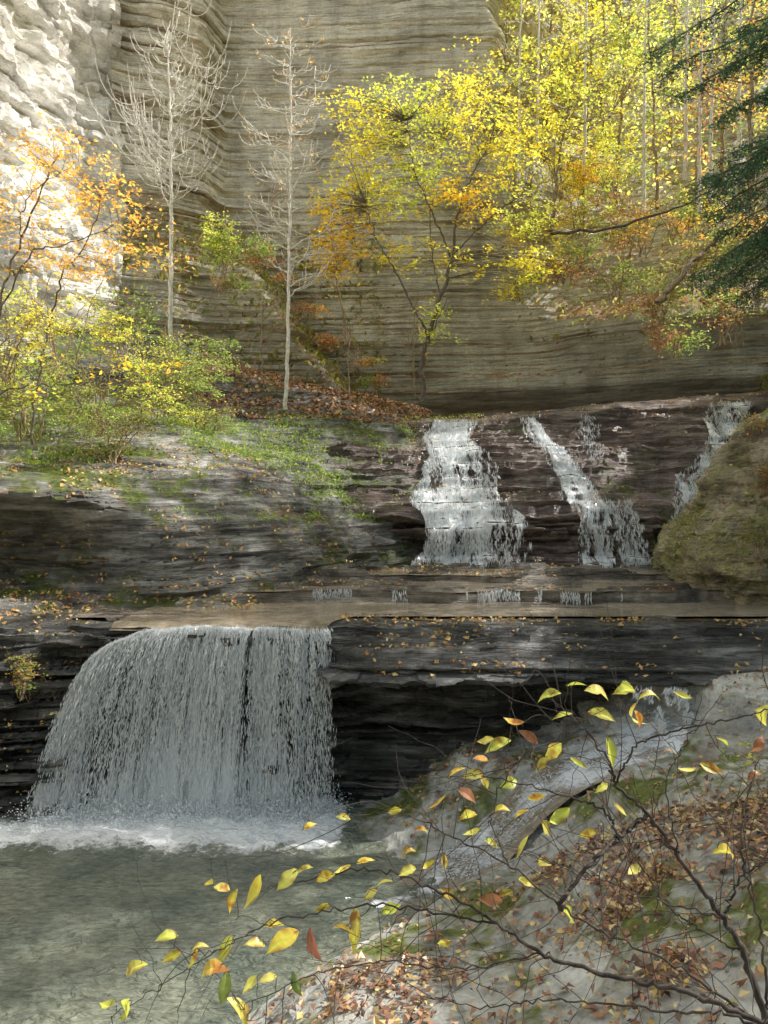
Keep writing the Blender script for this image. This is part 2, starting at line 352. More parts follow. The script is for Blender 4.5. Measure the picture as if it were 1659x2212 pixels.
xx, yy = np.meshgrid(np.linspace(5.5, 40, 200), np.linspace(-8, 30, 220))
x0 = 6.6+.13*yy+.8*(fbm(yy*.3, 0, 0, 90, 3)-.5)
r = np.clip(xx-x0, -2, 50)
H = 2.3+2.6*np.clip(r, -2, 2.4)+1.25*np.clip(r-2.4, 0, 50)  # unseen right-hand rise is shaped tall to keep sun off the lower gorge
H = H*(1-sstep(23, 27, yy))+6*sstep(23, 27, yy)
H = np.clip(H+1.3*(fbm(xx*.5, yy*.5, 0, 91, 5)-.5)*sstep(-1, 2, r), -1, 22)
P_hill = np.stack([xx, yy, H], -1); structure(grid_mesh("hillside", P_hill, M_hill))

kn = [(1424, 1200, 1224, 16.2), (1436, 1160, 1236, 15.4), (1465, 1118, 1252, 14.4), (1500, 1075, 1268, 13.5), (1545, 990, 1284, 12.7), (1590, 925, 1296, 12.1), (1660, 885, 1306, 11.7), (1950, 830, 1335, 10.6)]
net = [[S(u, a+40, yb+3.4) for u, a, b, yb in kn], [S(u, a, yb+1.4) for u, a, b, yb in kn], [S(u, a*.92+b*.08, yb+.6) for u, a, b, yb in kn], [S(u, a*.7+b*.3, yb+.1) for u, a, b, yb in kn],
       [S(u, a*.4+b*.6, yb-.05) for u, a, b, yb in kn], [S(u, b*.85+a*.15, yb+.05) for u, a, b, yb in kn], [S(u, b, yb+.3) for u, a, b, yb in kn], [S(u, b+25, yb+.3) for u, a, b, yb in kn]]
M_knob = rock("mossy_knob_rock", (.12, .105, .075), (.40, .36, .26), (.64, .58, .44), rough=(.4, .8), moss=.55, mosscol=(.30, .32, .09), litter=.2, bump=.9, stretch=3, stain=.2)
P_knob = stratify(surf(net, 190, 210), 66, .10, .5, .16, .60, .08, .4, 1.0, .09)
structure(grid_mesh("mossy_rock", P_knob, M_knob))

def edge(y): return np.interp(y, [0, 3, 4.5, 5.95, 7.1, 7.8, 8.36, 9.3, 10.5], [-4.2, -3.0, -1.95, -1.0, 0.0, .22, .1, -.35, -.6])
CK = np.array([(3.6, 9.35), (3.0, 9.1), (1.9, 8.8), (1.2, 8.5), (.75, 8.15), (.35, 7.8), (-.1, 7.5)])
def creekd(x, y):
    best = np.full(np.shape(x), 9.)
    for a, b in zip(CK[:-1], CK[1:]):
        ab = b-a; t = np.clip(((x-a[0])*ab[0]+(y-a[1])*ab[1])/(ab@ab), 0, 1)
        best = np.minimum(best, np.hypot(x-a[0]-t*ab[0], y-a[1]-t*ab[1]))
    return best
def bankz(x, y):
    r = x-edge(y)+.5*(fbm(x*1.1, y*1.1, 0, 80, 4)-.5)
    z = np.where(r > 0, .40*r, .7*r); z = z-.25*np.clip(z-1.7, 0, 9)
    z = z+.10*np.sin(r*2.4+y)*sstep(0, 1, r)
    z = z-.16*np.exp(-((x-2.2)/2.)**2-((y-8.2)/1.0)**2)
    z = z+.22*np.exp(-((x-1.75)**2/.4+(y-6.5)**2/.4))+.2*np.exp(-((x-3.3)**2/.5+(y-7.2)**2/.4))
    return np.clip(z, -.8, 3)
xx, yy = np.meshgrid(np.linspace(-5, 9.5, 420), np.linspace(-2, 10.7, 380))
P = np.stack([xx, yy, bankz(xx, yy)], -1)
P_bank = stratify(P, 81, .05, .24, .1, .06, .5, .18, .4, .02)
cdd = creekd(P_bank[..., 0], P_bank[..., 1])
P_bank[..., 2] -= .20*sstep(.50, .26, cdd+.22*(fbm(xx*3, yy*3, 0, 83, 3)-.5))
structure(grid_mesh("stream_bank", P_bank, M_bank))

xx, yy = np.meshgrid(np.linspace(-9.5, 1.6, 360), np.linspace(1.0, 10.4, 330))
fm = sstep(8.3, 9.4, yy+.7*(fbm(xx*1.3, yy*1.3, 0, 95, 4)-.5)+.03*xx)*(1-sstep(-.9, -.3, xx))*.72
fm += .22*sstep(7.2, 9.2, yy)*(1-sstep(-.6, .1, xx))
fm += .40*np.exp(-((xx-.1)/.35)**2-((yy-7.45)/.3)**2)
zz = .05*(fbm(xx*3.5, yy*7, 0, 96, 4)-.5)*(1+1.2*sstep(7, 9.5, yy))+fm*.14*(fbm(xx*7, yy*7, 0, 97, 3)-.3)
c = np.stack([fm]*3, -1).reshape(-1, 3)
structure(grid_mesh("pool_water", np.stack([xx, yy, zz], -1), M_pool, True, c))

# ------------------------------------------------------------------ water in motion
def drops(pos, vel, ln, wd):
    n = len(pos); d_ = vel/(np.linalg.norm(vel, axis=1, keepdims=True)+1e-9)
    a = np.cross(d_, R.normal(0, 1, (n, 3))); a /= np.linalg.norm(a, axis=1, keepdims=True); b = np.cross(d_, a)
    ln = ln[:, None]; wd = wd[:, None]
    V = np.stack([pos+d_*ln/2, pos+a*wd/2, pos+(-.5*a+.87*b)*wd/2, pos+(-.5*a-.87*b)*wd/2, pos-d_*ln/2], 1).reshape(-1, 3)
    k = np.arange(n)[:, None]*5
    Fc = np.concatenate([k+np.array([[0, 1, 2]]), k+[[0, 2, 3]], k+[[0, 3, 1]], k+[[4, 2, 1]], k+[[4, 3, 2]], k+[[4, 1, 3]]])
    return V, Fc
def merge(parts):
    Vs = []; Fs = []; Cs = []; o = 0
    for p in parts:
        Vs.append(p[0]); Fs.append(np.asarray(p[1])+o); o += len(p[0])
        if len(p) > 2: Cs.append(p[2])
    return np.concatenate(Vs), np.concatenate(Fs), (np.concatenate(Cs) if Cs else None)
def thing(name, loc, label, category, group=None):
    e = bpy.data.objects.new(name, None); e.location = loc; e.empty_display_size = .3; col.objects.link(e)
    return tag(e, label, category, None, group)
def child(par, name, V, Fc, mat, colr=None, smooth=False):
    ob = make_mesh(name, np.asarray(V)-np.array(par.location), Fc, mat, colr, smooth); ob.parent = par; return ob

wf = thing("waterfall", (-2.3, 9.8, 0), "wide white waterfall curtain plunging off dark shale into a pool", "waterfall")
def path(s, t, j=0.0):
    x = -3.50+2.80*s-1.55*np.clip(1-s, 0, 1)**2.2*t**.8
    lipz = .05*(fbm(np.asarray(s)*9, 0, 0, 301, 3)-.5)*2-.22*np.clip(1-np.asarray(s)*7, 0, 1)**1.5
    lipy = .10*(fbm(np.asarray(s)*6, 3, 0, 302, 3)-.5)*2
    y = 10.06-(.22+.25*j)*t-.05-.15*(1-s)*t+lipy
    z = 2.43+lipz*(1-t/.7)-4.9*t*t-.25*t
    return x, y, z
for lay in range(2):
    s, t = np.meshgrid(np.linspace(0, 1, 130), np.linspace(0, .69, 50))
    x, y, z = path(s, t, lay*.6)
    y = y+.08*(fbm(s*14, t*2, 0, 100+lay, 3)-.5)
    den = .40-.36*sstep(.62, .85, s)-.35*sstep(.97, 1, s)-.25*sstep(.03, 0, s)+.34*sstep(.48, .68, t)+.30*sstep(.10, 0, t)*(1-sstep(.60, .8, s))
    den = den+1.5*(fbm(s*14, t*.6, 0, 103+lay, 3)-.5)
    cc = np.stack([s+lay*3, t, den], -1).reshape(-1, 3)
    child(wf, "water_curtain", np.stack([x, y, z], -1).reshape(-1, 3), grid_faces(50, 130), curtainmat("water_curtain%d" % lay, 95, 6, .45, .58), cc, True)
ns = 330; ss = R.random(ns)**1.1*.76; e_ = R.random(ns) < .26; ss = np.where(e_, .72+.29*R.random(ns)**.8, ss)
hold = np.where(e_, .25+.75*R.random(ns), 1.)
S_ = np.repeat(ss, 130); n = len(S_); T = .03+.66*R.random(n)**.8
j = np.repeat(R.random(ns)*1.2, 130)+R.normal(0, .08, n)
x, y, z = path(S_+R.normal(0, .0012, n)*(1+4*T), T, j); x += R.normal(0, .006, n)*(1+5*T*T*3); y += R.normal(0, .02, n)
wob = np.repeat(R.random(ns)*6, 130); x += .03*np.sin(wob+T*19)*T+.02*np.sin(wob*3+T*47)*T
k = (z > -.02) & (R.random(n) < np.repeat(hold, 130))
vel = np.stack([-1.6*(1-S_)**2.2, -.6+0*S_, -9.8*T-.8], -1)+R.normal(0, .30, (n, 3))
V1 = drops(np.stack([x, y-.03, z], -1)[k], vel[k], (.03+.11*R.random(n)**1.4)[k], (.006+.013*R.random(n)**2)[k])
n = 14000; s = R.random(n)*1.02; x, y, z = path(s, np.full(n, .69), .5); x += R.normal(0, .12, n); y += R.normal(0, .22, n)-.05
z = np.abs(R.normal(0, .13, n)); V2 = drops(np.stack([x, y, z], -1), R.normal(0, 1, (n, 3))+[0, 0, 1], .01+.03*R.random(n), .008+.020*R.random(n))
V_, F_, _ = merge([V1, V2]); child(wf, "water_spray", V_, F_, M_drop)

M_casw = curtainmat("cascade_curtain", 24, 12, .45, .57)
def hit(x, z):
    h = bvh_c.ray_cast(Vector((x, 6, z)), Vector((0, 1, 0)))
    return h[0].y if h[0] else 19.0
def cascade(label, pts, dens, nd, smooth_steps=2):
    pts = np.array(pts); m = 130; w = 36
    t = np.linspace(0, len(pts)-1, m); q = np.stack([np.interp(t, np.arange(len(pts)), pts[:, i]) for i in range(3)], 1)
    a = np.linspace(-1, 1, w); P = np.zeros((m, w, 3)); C = np.zeros((m, w, 3))
    for r in range(m):
        jig = .05*math.sin(r*.23)
        for c_ in range(w):
            x = q[r, 0]+jig+a[c_]*q[r, 2]*(1+.15*math.sin(r*.11+(3 if a[c_] > 0 else 0))); z = q[r, 1]; P[r, c_] = (x, hit(x, z)-.05, z)
    Y = P[..., 1]
    for r in range(1, m): Y[r] = np.minimum(Y[r], Y[r-1])
    step = np.zeros((m, w)); step[1:] = np.clip((Y[:-1]-Y[1:])*6, 0, 1)
    for _ in range(smooth_steps): Y[1:-1] = (Y[:-2]+Y[1:-1]*2+Y[2:])/4
    for _ in range(3): step[1:-1] = (step[:-2]+step[1:-1]*2+step[2:])/4
    C[..., 0] = P[..., 0]; C[..., 1] = q[:, 1][:, None]*.35
    C[..., 2] = dens-.45*np.abs(a)[None, :]**2+1.5*(fbm(P[..., 0]*5, P[..., 2]*1.0, 0, 120, 3)-.5)+.8*step
    e = thing("waterfall", (float(q[-1, 0]), float(Y[-1].mean()), float(q[-1, 1])), label, "waterfall")
    child(e, "water_curtain", P.reshape(-1, 3), grid_faces(m, w), M_casw, C.reshape(-1, 3), True)
    ri = (R.random(nd)*(m-1)).astype(int); nst = max(6, int(q[:, 2].mean()*46))
    st = R.random(nst)*1.9-.95; sidx = R.integers(0, nst, nd)
    ph = R.random(nst)*6.3
    fc = (st[sidx]+.07*np.sin(ph[sidx]+ri*.17)+.05*np.sin(ph[sidx]*3+ri*.41)+1)/2*(w-1)
    c0 = np.clip(fc.astype(int), 0, w-2); ff = np.clip(fc-c0, 0, 1)[:, None]; Pp = P[ri, c0]*(1-ff)+P[ri, c0+1]*ff
    pos = Pp+R.normal(0, .014, (nd, 3))*[1, 1.6, 1.5]-[0, .06, 0]
    V, Fc = drops(pos, np.tile([0, -.2, -1.], (nd, 1))+R.normal(0, .25, (nd, 3)), .04+.13*R.random(nd), .008+.016*R.random(nd)**2)
    child(e, "water_spray", V, Fc, M_drop)
cascade("white cascade tumbling and widening over layered wet rock steps", [(1.95, 6.5, .55), (1.75, 5.9, .65), (1.75, 5.2, .85), (1.80, 4.6, 1.0), (1.9, 4.0, 1.12), (1.95, 3.3, 1.2), (2.0, 2.78, 1.22)], .58, 9500)
cascade("thin slanting cascade running down brown rock steps", [(3.85, 6.5, .2), (3.95, 6.0, .28), (4.2, 5.4, .38), (4.45, 4.9, .42), (4.6, 4.4, .5), (4.65, 4.0, .42), (4.65, 3.4, .38), (4.7, 2.78, .42)], .48, 3200)
cascade("slender trickle dropping from a small ledge", [(5.35, 4.25, .28), (5.4, 3.6, .28), (5.45, 2.82, .32)], .44, 1100)
cascade("cascade sliding down stepped rock beside a mossy knob", [(9.35, 6.95, .6), (8.9, 6.3, .5), (8.3, 5.4, .6), (7.6, 4.8, .65), (7.0, 4.2, .45), (6.9, 3.7, .45)], .48, 3400)
cascade("faint trickle over brown rock", [(5.4, 6.6, .25), (5.3, 6.0, .3), (5.2, 5.3, .25)], .15, 300)
for a, b, q in ((-1.25, -.45, 300), (1.0, 2.3, 420), (2.6, 4.0, 420), (-.2, .4, 120)):
    x = a+(b-a)*R.random(q); x = x[fbm(x*4, 0, 0, 130, 2) > .44]
    if len(x) < 5: continue
    pos = np.stack([x, e1(x)-.04-.03*R.random(len(x)), 2.49+.17*R.random(len(x))], -1)
    V_, F_ = drops(pos, np.tile([0, -.1, -1.], (len(pos), 1))+R.normal(0, .15, (len(pos), 3)), .05+.07*R.random(len(pos)), .009+.012*R.random(len(pos)))
    e = thing("rivulet", ((a+b)/2, 12.4, 2.46), "tiny rivulet spilling over a low shale step", "waterfall", "rivulets along the low shale step"); child(e, "water_spray", V_, F_, M_drop)
# creek
t = np.linspace(0, len(CK)-1, 140); cx = np.interp(t, np.arange(len(CK)), CK[:, 0]); cy = np.interp(t, np.arange(len(CK)), CK[:, 1])
for _ in range(6): cx[1:-1] = (cx[:-2]+cx[1:-1]*2+cx[2:])/4; cy[1:-1] = (cy[:-2]+cy[1:-1]*2+cy[2:])/4
w = np.linspace(-1, 1, 36); hw = .42-.08*sstep(1.5, 4, t)+.08*np.sin(t*2.1)
tx = np.gradient(cx); ty = np.gradient(cy); L = np.hypot(tx, ty)
X = cx[:, None]-(ty/L*hw)[:, None]*w; Y = cy[:, None]+(tx/L*hw)[:, None]*w
Z0 = bankz(cx, cy); Z = np.maximum(bankz(X, Y)*.6+Z0[:, None]*.4-.09, 0.005)+.035*(fbm(X*5, Y*5, 0, 140, 3)-.5)
C = np.stack([X*1.2+Y*.5, Y*3, .62-.30*sstep(1.5, 4, t)[:, None]-.45*np.abs(w)[None, :]**2+1.2*(fbm(X*3.4, Y*4, 0, 141, 3)-.5)+0*X], -1)
e = thing("creek", (1.9, 9.0, .8), "narrow creek of rushing white water sliding over tan rock", "creek")
P_ck = np.stack([X, Y, Z], -1); child(e, "stream_bed_water", P_ck.reshape(-1, 3)-[0, 0, .012], grid_faces(140, 36), M_shal, None, True)
child(e, "white_water", P_ck.reshape(-1, 3), grid_faces(140, 36), curtainmat("creek_foam", 3.2, 1.8, .36, .62, .92), C.reshape(-1, 3), True)
n = 1500; u_ = R.random(n); x = 3.15+.70*u_; z = 1.15+.62*R.random(n); y = 9.30+R.normal(0, .04, n)-(1.8-z)*.25
k = fbm(x*9, z*1.5, 0, 145, 2) > .45
V_, F_ = drops(np.stack([x, y, z], -1)[k], (np.tile([-.5, -.3, -1.], (n, 1))+R.normal(0, .3, (n, 3)))[k], (.04+.08*R.random(n))[k], (.01+.02*R.random(n))[k])
n = 1400; ri = R.integers(0, 100, n); ci = R.integers(6, 30, n)
V2 = drops(P_ck[ri, ci]+R.normal(0, .025, (n, 3))*[1, 1, .5]+[0, 0, .015], np.tile([-1., -.5, -.2], (n, 1))+R.normal(0, .4, (n, 3)), .03+.06*R.random(n), .007+.010*R.random(n))
V_, F_, _ = merge([(V_, F_), V2]); child(e, "water_spray", V_, F_, M_drop)

# ------------------------------------------------------------------ leaves & branches
def leafset(C, Nn, L, W, colr, curl=.15):
    n = len(C); Nn = Nn/(np.linalg.norm(Nn, axis=1, keepdims=True)+1e-9)
    d_ = np.cross(Nn, R.normal(0, 1, (n, 3))); d_ /= np.linalg.norm(d_, axis=1, keepdims=True)+1e-9; s = np.cross(Nn, d_)
    L = np.broadcast_to(L, (n,))[:, None]; W = np.broadcast_to(W, (n,))[:, None]; cu = (R.random((n, 1))-.2)*curl*L
    V = np.stack([C-d_*L/2, C+s*W/2+Nn*cu, C+d_*L/2, C-s*W/2+Nn*cu], 1).reshape(-1, 3)
    Fc = np.arange(n*4).reshape(n, 4)
    return V, Fc, np.repeat(np.minimum(colr, .95), 4, axis=0)
PAL = dict(
    yellow=[(.86, .72, .08), (.92, .80, .18), (.76, .72, .12), (.86, .64, .08), (.62, .66, .12)],
    pale=[(.88, .82, .30), (.92, .86, .42), (.78, .80, .28), (.86, .74, .24), (.66, .74, .26)],  # far leaves washed paler, distance haze painted into their colour
    gold=[(.84, .56, .05), (.88, .64, .08), (.78, .46, .05), (.90, .72, .11)],
    lime=[(.60, .68, .14), (.74, .76, .18), (.48, .60, .13), (.86, .80, .20)],
    orange=[(.80, .48, .12), (.86, .58, .16), (.70, .36, .09), (.88, .64, .22)],
    green=[(.26, .38, .10), (.36, .48, .13), (.19, .30, .09), (.50, .56, .16)],
    olive=[(.28, .32, .10), (.38, .40, .13), (.21, .23, .08), (.50, .42, .14)],
    rust=[(.46, .22, .12), (.54, .32, .16), (.34, .16, .11), (.62, .42, .21)],
    litter=[(.50, .28, .18), (.64, .42, .26), (.36, .18, .12), (.82, .64, .40), (.20, .12, .10), (.54, .32, .20), (.78, .60, .30), (.30, .17, .12), (.74, .50, .18), (.44, .20, .12)],
    gild=[(.75, .50, .16), (.80, .58, .24), (.62, .36, .13), (.52, .27, .13)],
    needle=[(.07, .16, .10), (.10, .21, .12), (.05, .12, .08), (.15, .26, .13)])
def pick(pal, n, corr=None):
    A = np.array(PAL[pal]); c = A[R.integers(0, len(A), n)]*(.75+.5*R.random((n, 1))); return c
def tube(pts, r0, r1, sides=6):
    pts = np.array(pts, float); k = len(pts); rr = np.linspace(r0, r1, k)
    t = np.gradient(pts, axis=0); t /= np.linalg.norm(t, axis=1, keepdims=True)+1e-9
    up = np.array([.3, .9, .2]); a = np.cross(t, up); a /= np.linalg.norm(a, axis=1, keepdims=True)+1e-9; b = np.cross(t, a)
    th = np.linspace(0, 2*np.pi, sides, endpoint=False)
    V = pts[:, None]+(a[:, None]*np.cos(th)[None, :, None]+b[:, None]*np.sin(th)[None, :, None])*rr[:, None, None]
    i = np.arange(k-1)[:, None]*sides; j = np.arange(sides)[None, :]; j2 = (j+1) % sides
    return V.reshape(-1, 3), np.stack([i+j, i+j2, i+sides+j2, i+sides+j], -1).reshape(-1, 4)
def smooth_path(pts, n=14, wob=.03):
    p = np.array(pts, float); q = cr(len(p), np.linspace(0, len(p)-1, n))@p
    if n > 2: q[1:-1] += R.normal(0, wob, (n-2, 3))
    return q
def sprays(blobs, limbpts, leaf, spray_r=.45, per=26, flat=.12, tilt=.45, sub=4, twig=.010, aspect=.55):
    L = []; Tw = []; LP = np.array(limbpts)
    for c, rad, ns_, pal in blobs:
        c = np.array(c); rad = np.array(rad)
        dd = R.normal(0, 1, (ns_, 3)); dd /= np.linalg.norm(dd, axis=1, keepdims=True); cen = c+dd*(R.random((ns_, 1))**.45)*rad
        for k in range(ns_):
            sc_ = spray_r*(.5+.9*R.random()); m = max(4, int(per*(.5+R.random())))
            ax = R.normal(0, 1, 3)*[1, 1, .25]; ax /= np.linalg.norm(ax)
            u = R.random(m)*2-1; side = R.normal(0, .32, m); sd = np.cross(ax, [0, 0, 1]); sd /= np.linalg.norm(sd)+1e-9
            P = cen[k]+(ax*u[:, None]+sd*side[:, None])*sc_+np.stack([0*u, 0*u, -.25*sc_*u*u+R.normal(0, flat*sc_, m)], -1)
            nn = np.array([0, 0, 1.])+R.normal(0, tilt, (m, 3))
            sz = leaf*(.6+.7*R.random(m))
            tone = .8+.45*R.random(); L.append(leafset(P, nn, sz, sz*aspect, pick(pal, m)*tone, .2))
            if twig:
                q = cen[k]; dist = np.linalg.norm(LP-q, axis=1)+.6*np.clip(LP[:, 2]-q[2], 0, 9); a = LP[np.argmin(dist)]
                mid = (a+q)/2+[0, 0, .06*np.linalg.norm(q-a)]+R.normal(0, .08, 3)
                Tw.append(tube(smooth_path([a, mid, q-ax*sc_*.2, q+ax*sc_*.8], 7, .012), twig*(1+.3*np.linalg.norm(q-a)), twig*.35, 4))
    return L, Tw
def tree(name, label, category, limbs, blobs, mat, leaf=.09, group=None, lm=None, base=None, **kw):
    tb = []; pts = []
    for pl, r0, r1 in limbs:
        q = smooth_path(pl, 10+4*len(pl), .015+.2*r0); tb.append(tube(q, r0, r1, 8)); pts += list(q[len(q)//5:])
    base = base or tuple(float(v) for v in limbs[0][0][0])
    e = thing(name, base, label, category, group)
    L, Tw = sprays(blobs, pts, leaf, **kw)
    V_, F_, _ = merge(tb+Tw); child(e, "trunk" if name.endswith("tree") else "branch", V_, F_, mat, None, True)
    if L:
        V_, F_, C_ = merge(L); child(e, "crown" if name.endswith("tree") else "foliage", V_, F_, lm or M_leaf, C_)
    return e
def E(u, v, y, ru, rv, ry, n, pal):
    return (S(u, v, y), (ru, ry, rv), n, pal)

Y = 20.8
limbs = [([S(912, 868, 20.5), S(914, 780, 20.5), S(928, 715, 20.5), S(954, 640, 20.6), S(978, 560, 20.8), S(985, 470, 21)], .08, .035),
         ([S(925, 725, 20.5), S(890, 660, 20.3), S(850, 580, 20.2), S(815, 520, 20.1), S(790, 440, 20)], .035, .010),
         ([S(978, 560, 20.8), S(950, 500, 20.6), S(920, 430, 20.5), S(895, 370, 20.5), S(880, 260, 20.6)], .032, .010),
         ([S(985, 480, 21), S(1010, 400, 21.2), S(1060, 300, 21.4), S(1090, 200, 21.5)], .03, .008),
         ([S(978, 550, 20.8), S(1060, 470, 21.2), S(1130, 420, 21.5), S(1200, 380, 22)], .025, .008),
         ([S(954, 640, 20.6), S(935, 560, 21), S(930, 450, 21.4), S(960, 300, 21.8)], .025, .008),
         ([S(920, 740, 20.5), S(945, 690, 20.2), S(965, 650, 20), S(980, 640, 19.9)], .018, .007)]
blobs = [E(800, 300, Y, 1.2, 1.2, 1.4, 74, 'yellow'), E(890, 240, Y, 1.4, .9, 1.2, 60, 'lime'), E(1000, 260, Y, 1.4, 1.1, 1.5, 64, 'yellow'),
         E(1080, 340, Y+.5, 1.2, 1.4, 1.3, 54, 'yellow'), E(780, 420, Y, 1.4, .9, 1.2, 66, 'yellow'), E(900, 380, Y, 1.5, 1., 1.2, 70, 'lime'),
         E(1000, 430, Y, 1.3, .8, 1.2, 46, 'gold'), E(730, 480, Y, 1., .6, 1., 38, 'gold'), E(1130, 470, Y+.5, 1.2, .8, 1., 34, 'lime'),
         E(850, 540, Y, 1.6, .5, 1., 28, 'yellow'), E(1040, 570, Y, 1.5, .4, 1., 20, 'yellow'), E(1140, 570, Y, .9, .5, .8, 28, 'yellow'),
         E(950, 700, 20.2, .5, .7, .4, 15, 'lime'), E(1000, 190, Y, 1., .4, .8, 20, 'yellow'), E(740, 230, Y, .7, .5, .8, 16, 'yellow'), E(1150, 250, Y+1, 1.2, 1.4, 1, 40, 'yellow')]
tree("maple_tree", "golden yellow autumn maple with forked dark trunk at the cliff foot", "tree", limbs, blobs, M_barkdark, .105, per=22, twig=.005)
tree("sapling_tree", "small sapling with tan trunk and orange gold leaves", "tree", [([S(747, 745, 21.6), S(742, 690, 21.5), S(732, 625, 21.5), S(720, 540, 21.4)], .05, .015)],
     [E(735, 545, 20.9, 1.0, .5, .7, 34, 'gold'), E(700, 590, 20.9, .6, .4, .5, 12, 'gold')], M_barktan, .10, per=20, twig=.006)

def bare(label, trunk, r0, nb, zfrom, zto, blen, up, spread, leaves, mat, sub=5, group=None, tk=1.0):
    q = smooth_path(trunk, 40, .012); tb = [tube(q, r0, .015, 8)]; tips = []
    for b in range(nb):
        f = zfrom+(zto-zfrom)*(b+.5*R.random())/nb; i = int(f*39); a = q[i]; th = R.random()*2*np.pi
        l = blen*(1-.65*f)*(.6+.7*R.random()); h = np.array([math.cos(th), .6*math.sin(th), 0])
        p1 = a+h*l*.35*spread+[0, 0, .15*l]; p2 = a+h*l*.75*spread+[0, 0, .45*l*up]; p3 = a+h*l*spread+R.normal(0, .12, 3)+[0, 0, 1.0*l*up]
        bp = smooth_path([a, p1, p2, p3], 12, .012); rb = .024*tk*(1-.4*f); tb.append(tube(bp, rb, .010*tk, 5))
        for s in range(sub):
            k = int(3+8*R.random()); a2 = bp[k]; th2 = th+R.normal(0, 1.1); l2 = l*.42*(.5+R.random())
            h2 = np.array([math.cos(th2), .7*math.sin(th2), 0]); pp = smooth_path([a2, a2+h2*l2*.5+[0, 0, .1*l2], a2+h2*l2*.85+[0, 0, .5*l2*up], a2+h2*l2+[0, 0, 1.0*l2*up]], 7, .008)
            tb.append(tube(pp, .012*tk, .007*tk, 4)); tips.append(pp[-2]); tips.append(pp[-4])
    e = thing("bare_tree", tuple(float(v) for v in trunk[0]), label, "tree", group); V_, F_, _ = merge(tb); child(e, "trunk", V_, F_, mat, None, True)
    if leaves:
        tp = np.array(tips)[R.integers(0, len(tips), leaves)]+R.normal(0, .06, (leaves, 3)); sz = .06+.06*R.random(leaves)
        V_, F_, C_ = merge([leafset(tp, R.normal(0, 1, (leaves, 3)), sz, sz*.5, pick('gild', leaves))]); child(e, "crown", V_, F_, M_leaf, C_)
bare("tall bare tree with pale curving branches against the cliff", [S(368, 740, 19), S(369, 560, 19), S(370, 400, 19), S(368, 250, 19), S(362, 60, 19)], .065, 32, .42, .97, 2.6, .95, .62, 0, M_barkpale, 7)
bare("slender nearly bare tree with pale trunk and few leaves", [S(617, 885, 19.6), S(622, 700, 19.6), S(626, 450, 19.6), S(628, 250, 19.6), S(626, 60, 19.6)], .06, 44, .32, .98, 2.2, .55, .75, 260, M_barkpale, 5, tk=1.1)
for u, v0, v1, y in ((592, 480, 390, 22.0), (568, 830, 640, 20.5), (755, 870, 700, 21.0), (896, 860, 640, 22)):
    bare("thin grey leafless sapling", [S(u, v0, y), S(u-3, (v0+v1)/2, y), S(u+2, v1, y)], .025, 7, .3, .95, .9, .8, .6, 12, M_barktan, 3, tk=.7)

Y = 12.5
limbs = [([(-7.6, 12.2, 4.4), (-6.9, 12.3, 5.8), (-6.6, 12.5, 7.2), (-6.2, 12.6, 8.6), (-5.6, 12.6, 10)], .03, .012),
         ([S(70, 960, 13), S(75, 860, 13), S(110, 690, 13), S(135, 600, 12.8), S(200, 500, 12.6), S(230, 400, 12.5)], .024, .006),
         ([(-6.6, 12.5, 7.0), S(60, 555, 12.4), S(120, 535, 12.4), S(220, 500, 12.4), S(330, 440, 12.5)], .016, .005),
         ([(-6.2, 12.6, 8.6), S(60, 430, 12.5), S(170, 350, 12.5)], .012, .005)]
blobs = [E(60, 420, Y, .9, .8, 1.2, 26, 'orange'), E(180, 420, Y, 1.0, .7, 1.2, 34, 'orange'), E(260, 470, Y, .8, .6, 1., 24, 'orange'), E(100, 560, Y, .9, .4, 1., 22, 'orange'),
         E(230, 570, Y, .8, .5, .8, 20, 'orange'), E(60, 320, Y, .7, .4, .8, 9, 'orange'), E(330, 520, Y, .35, .6, .5, 9, 'orange'), E(180, 290, Y, .7, .3, .7, 7, 'orange'), E(20, 480, Y, .6, .7, .8, 18, 'orange')]
tree("beech_tree", "orange leaved beech tree with thin spreading dark branches", "tree", limbs, blobs, M_barkdark, .08, per=18, spray_r=.34, twig=.0035)

def shrub(label, u, v, y, w, h, n, pals, leaf=.06, name="shrub", mat=None, per=26, dens=9, twig=.006, spray=.28):
    bx, by, bz = S(u, v, y); limbs = []
    for k in range(dens):
        th = R.random()*2*np.pi; a = np.array([bx, by, bz-.2])+[R.normal(0, .12*w), R.normal(0, .1*w), 0]
        t = np.array([bx+w*.9*math.cos(th)*R.random(), by+w*.6*math.sin(th), bz+h*(.7+.5*R.random())]); limbs.append(([a, (a+t)/2+[0, 0, .2*h]+R.normal(0, .08*min(1, w), 3), t], .016*min(1, w), .005*min(1, w)))
    blobs = [((bx+R.normal(0, .35*w), by+R.normal(0, .25*w), bz+h*(.25+.5*R.random())), (w*.6, w*.45, h*.45), max(3, n//len(pals)), p) for p in pals]
    return tree(name, label, "shrub", limbs, blobs, mat or M_barktan, leaf, base=(bx, by, bz), per=per, spray_r=spray, twig=twig)
shrub("tangled olive green shrub on the mossy shelf", 60, 930, 13.6, 1.3, 1.9, 110, ['olive', 'green', 'lime'])
shrub("leafy green shrub with yellow tips on the shelf", 200, 920, 14.2, 1.3, 1.5, 120, ['green', 'lime', 'olive'])
shrub("light green shrub with sparse yellow leaves", 350, 880, 15.8, 1.3, 1.8, 120, ['lime', 'green', 'green'])
shrub("bushy green and gold shrub", 130, 800, 15.5, 1.6, 1.9, 120, ['lime', 'yellow', 'green'])
shrub("bright lime shrub below the sunlit cliff", 260, 770, 17.5, 1.6, 1.6, 110, ['lime', 'green', 'yellow'], .07)
shrub("sparse yellow and green shrub", 20, 800, 12, .9, 1.0, 50, ['yellow', 'green', 'olive'], .06)
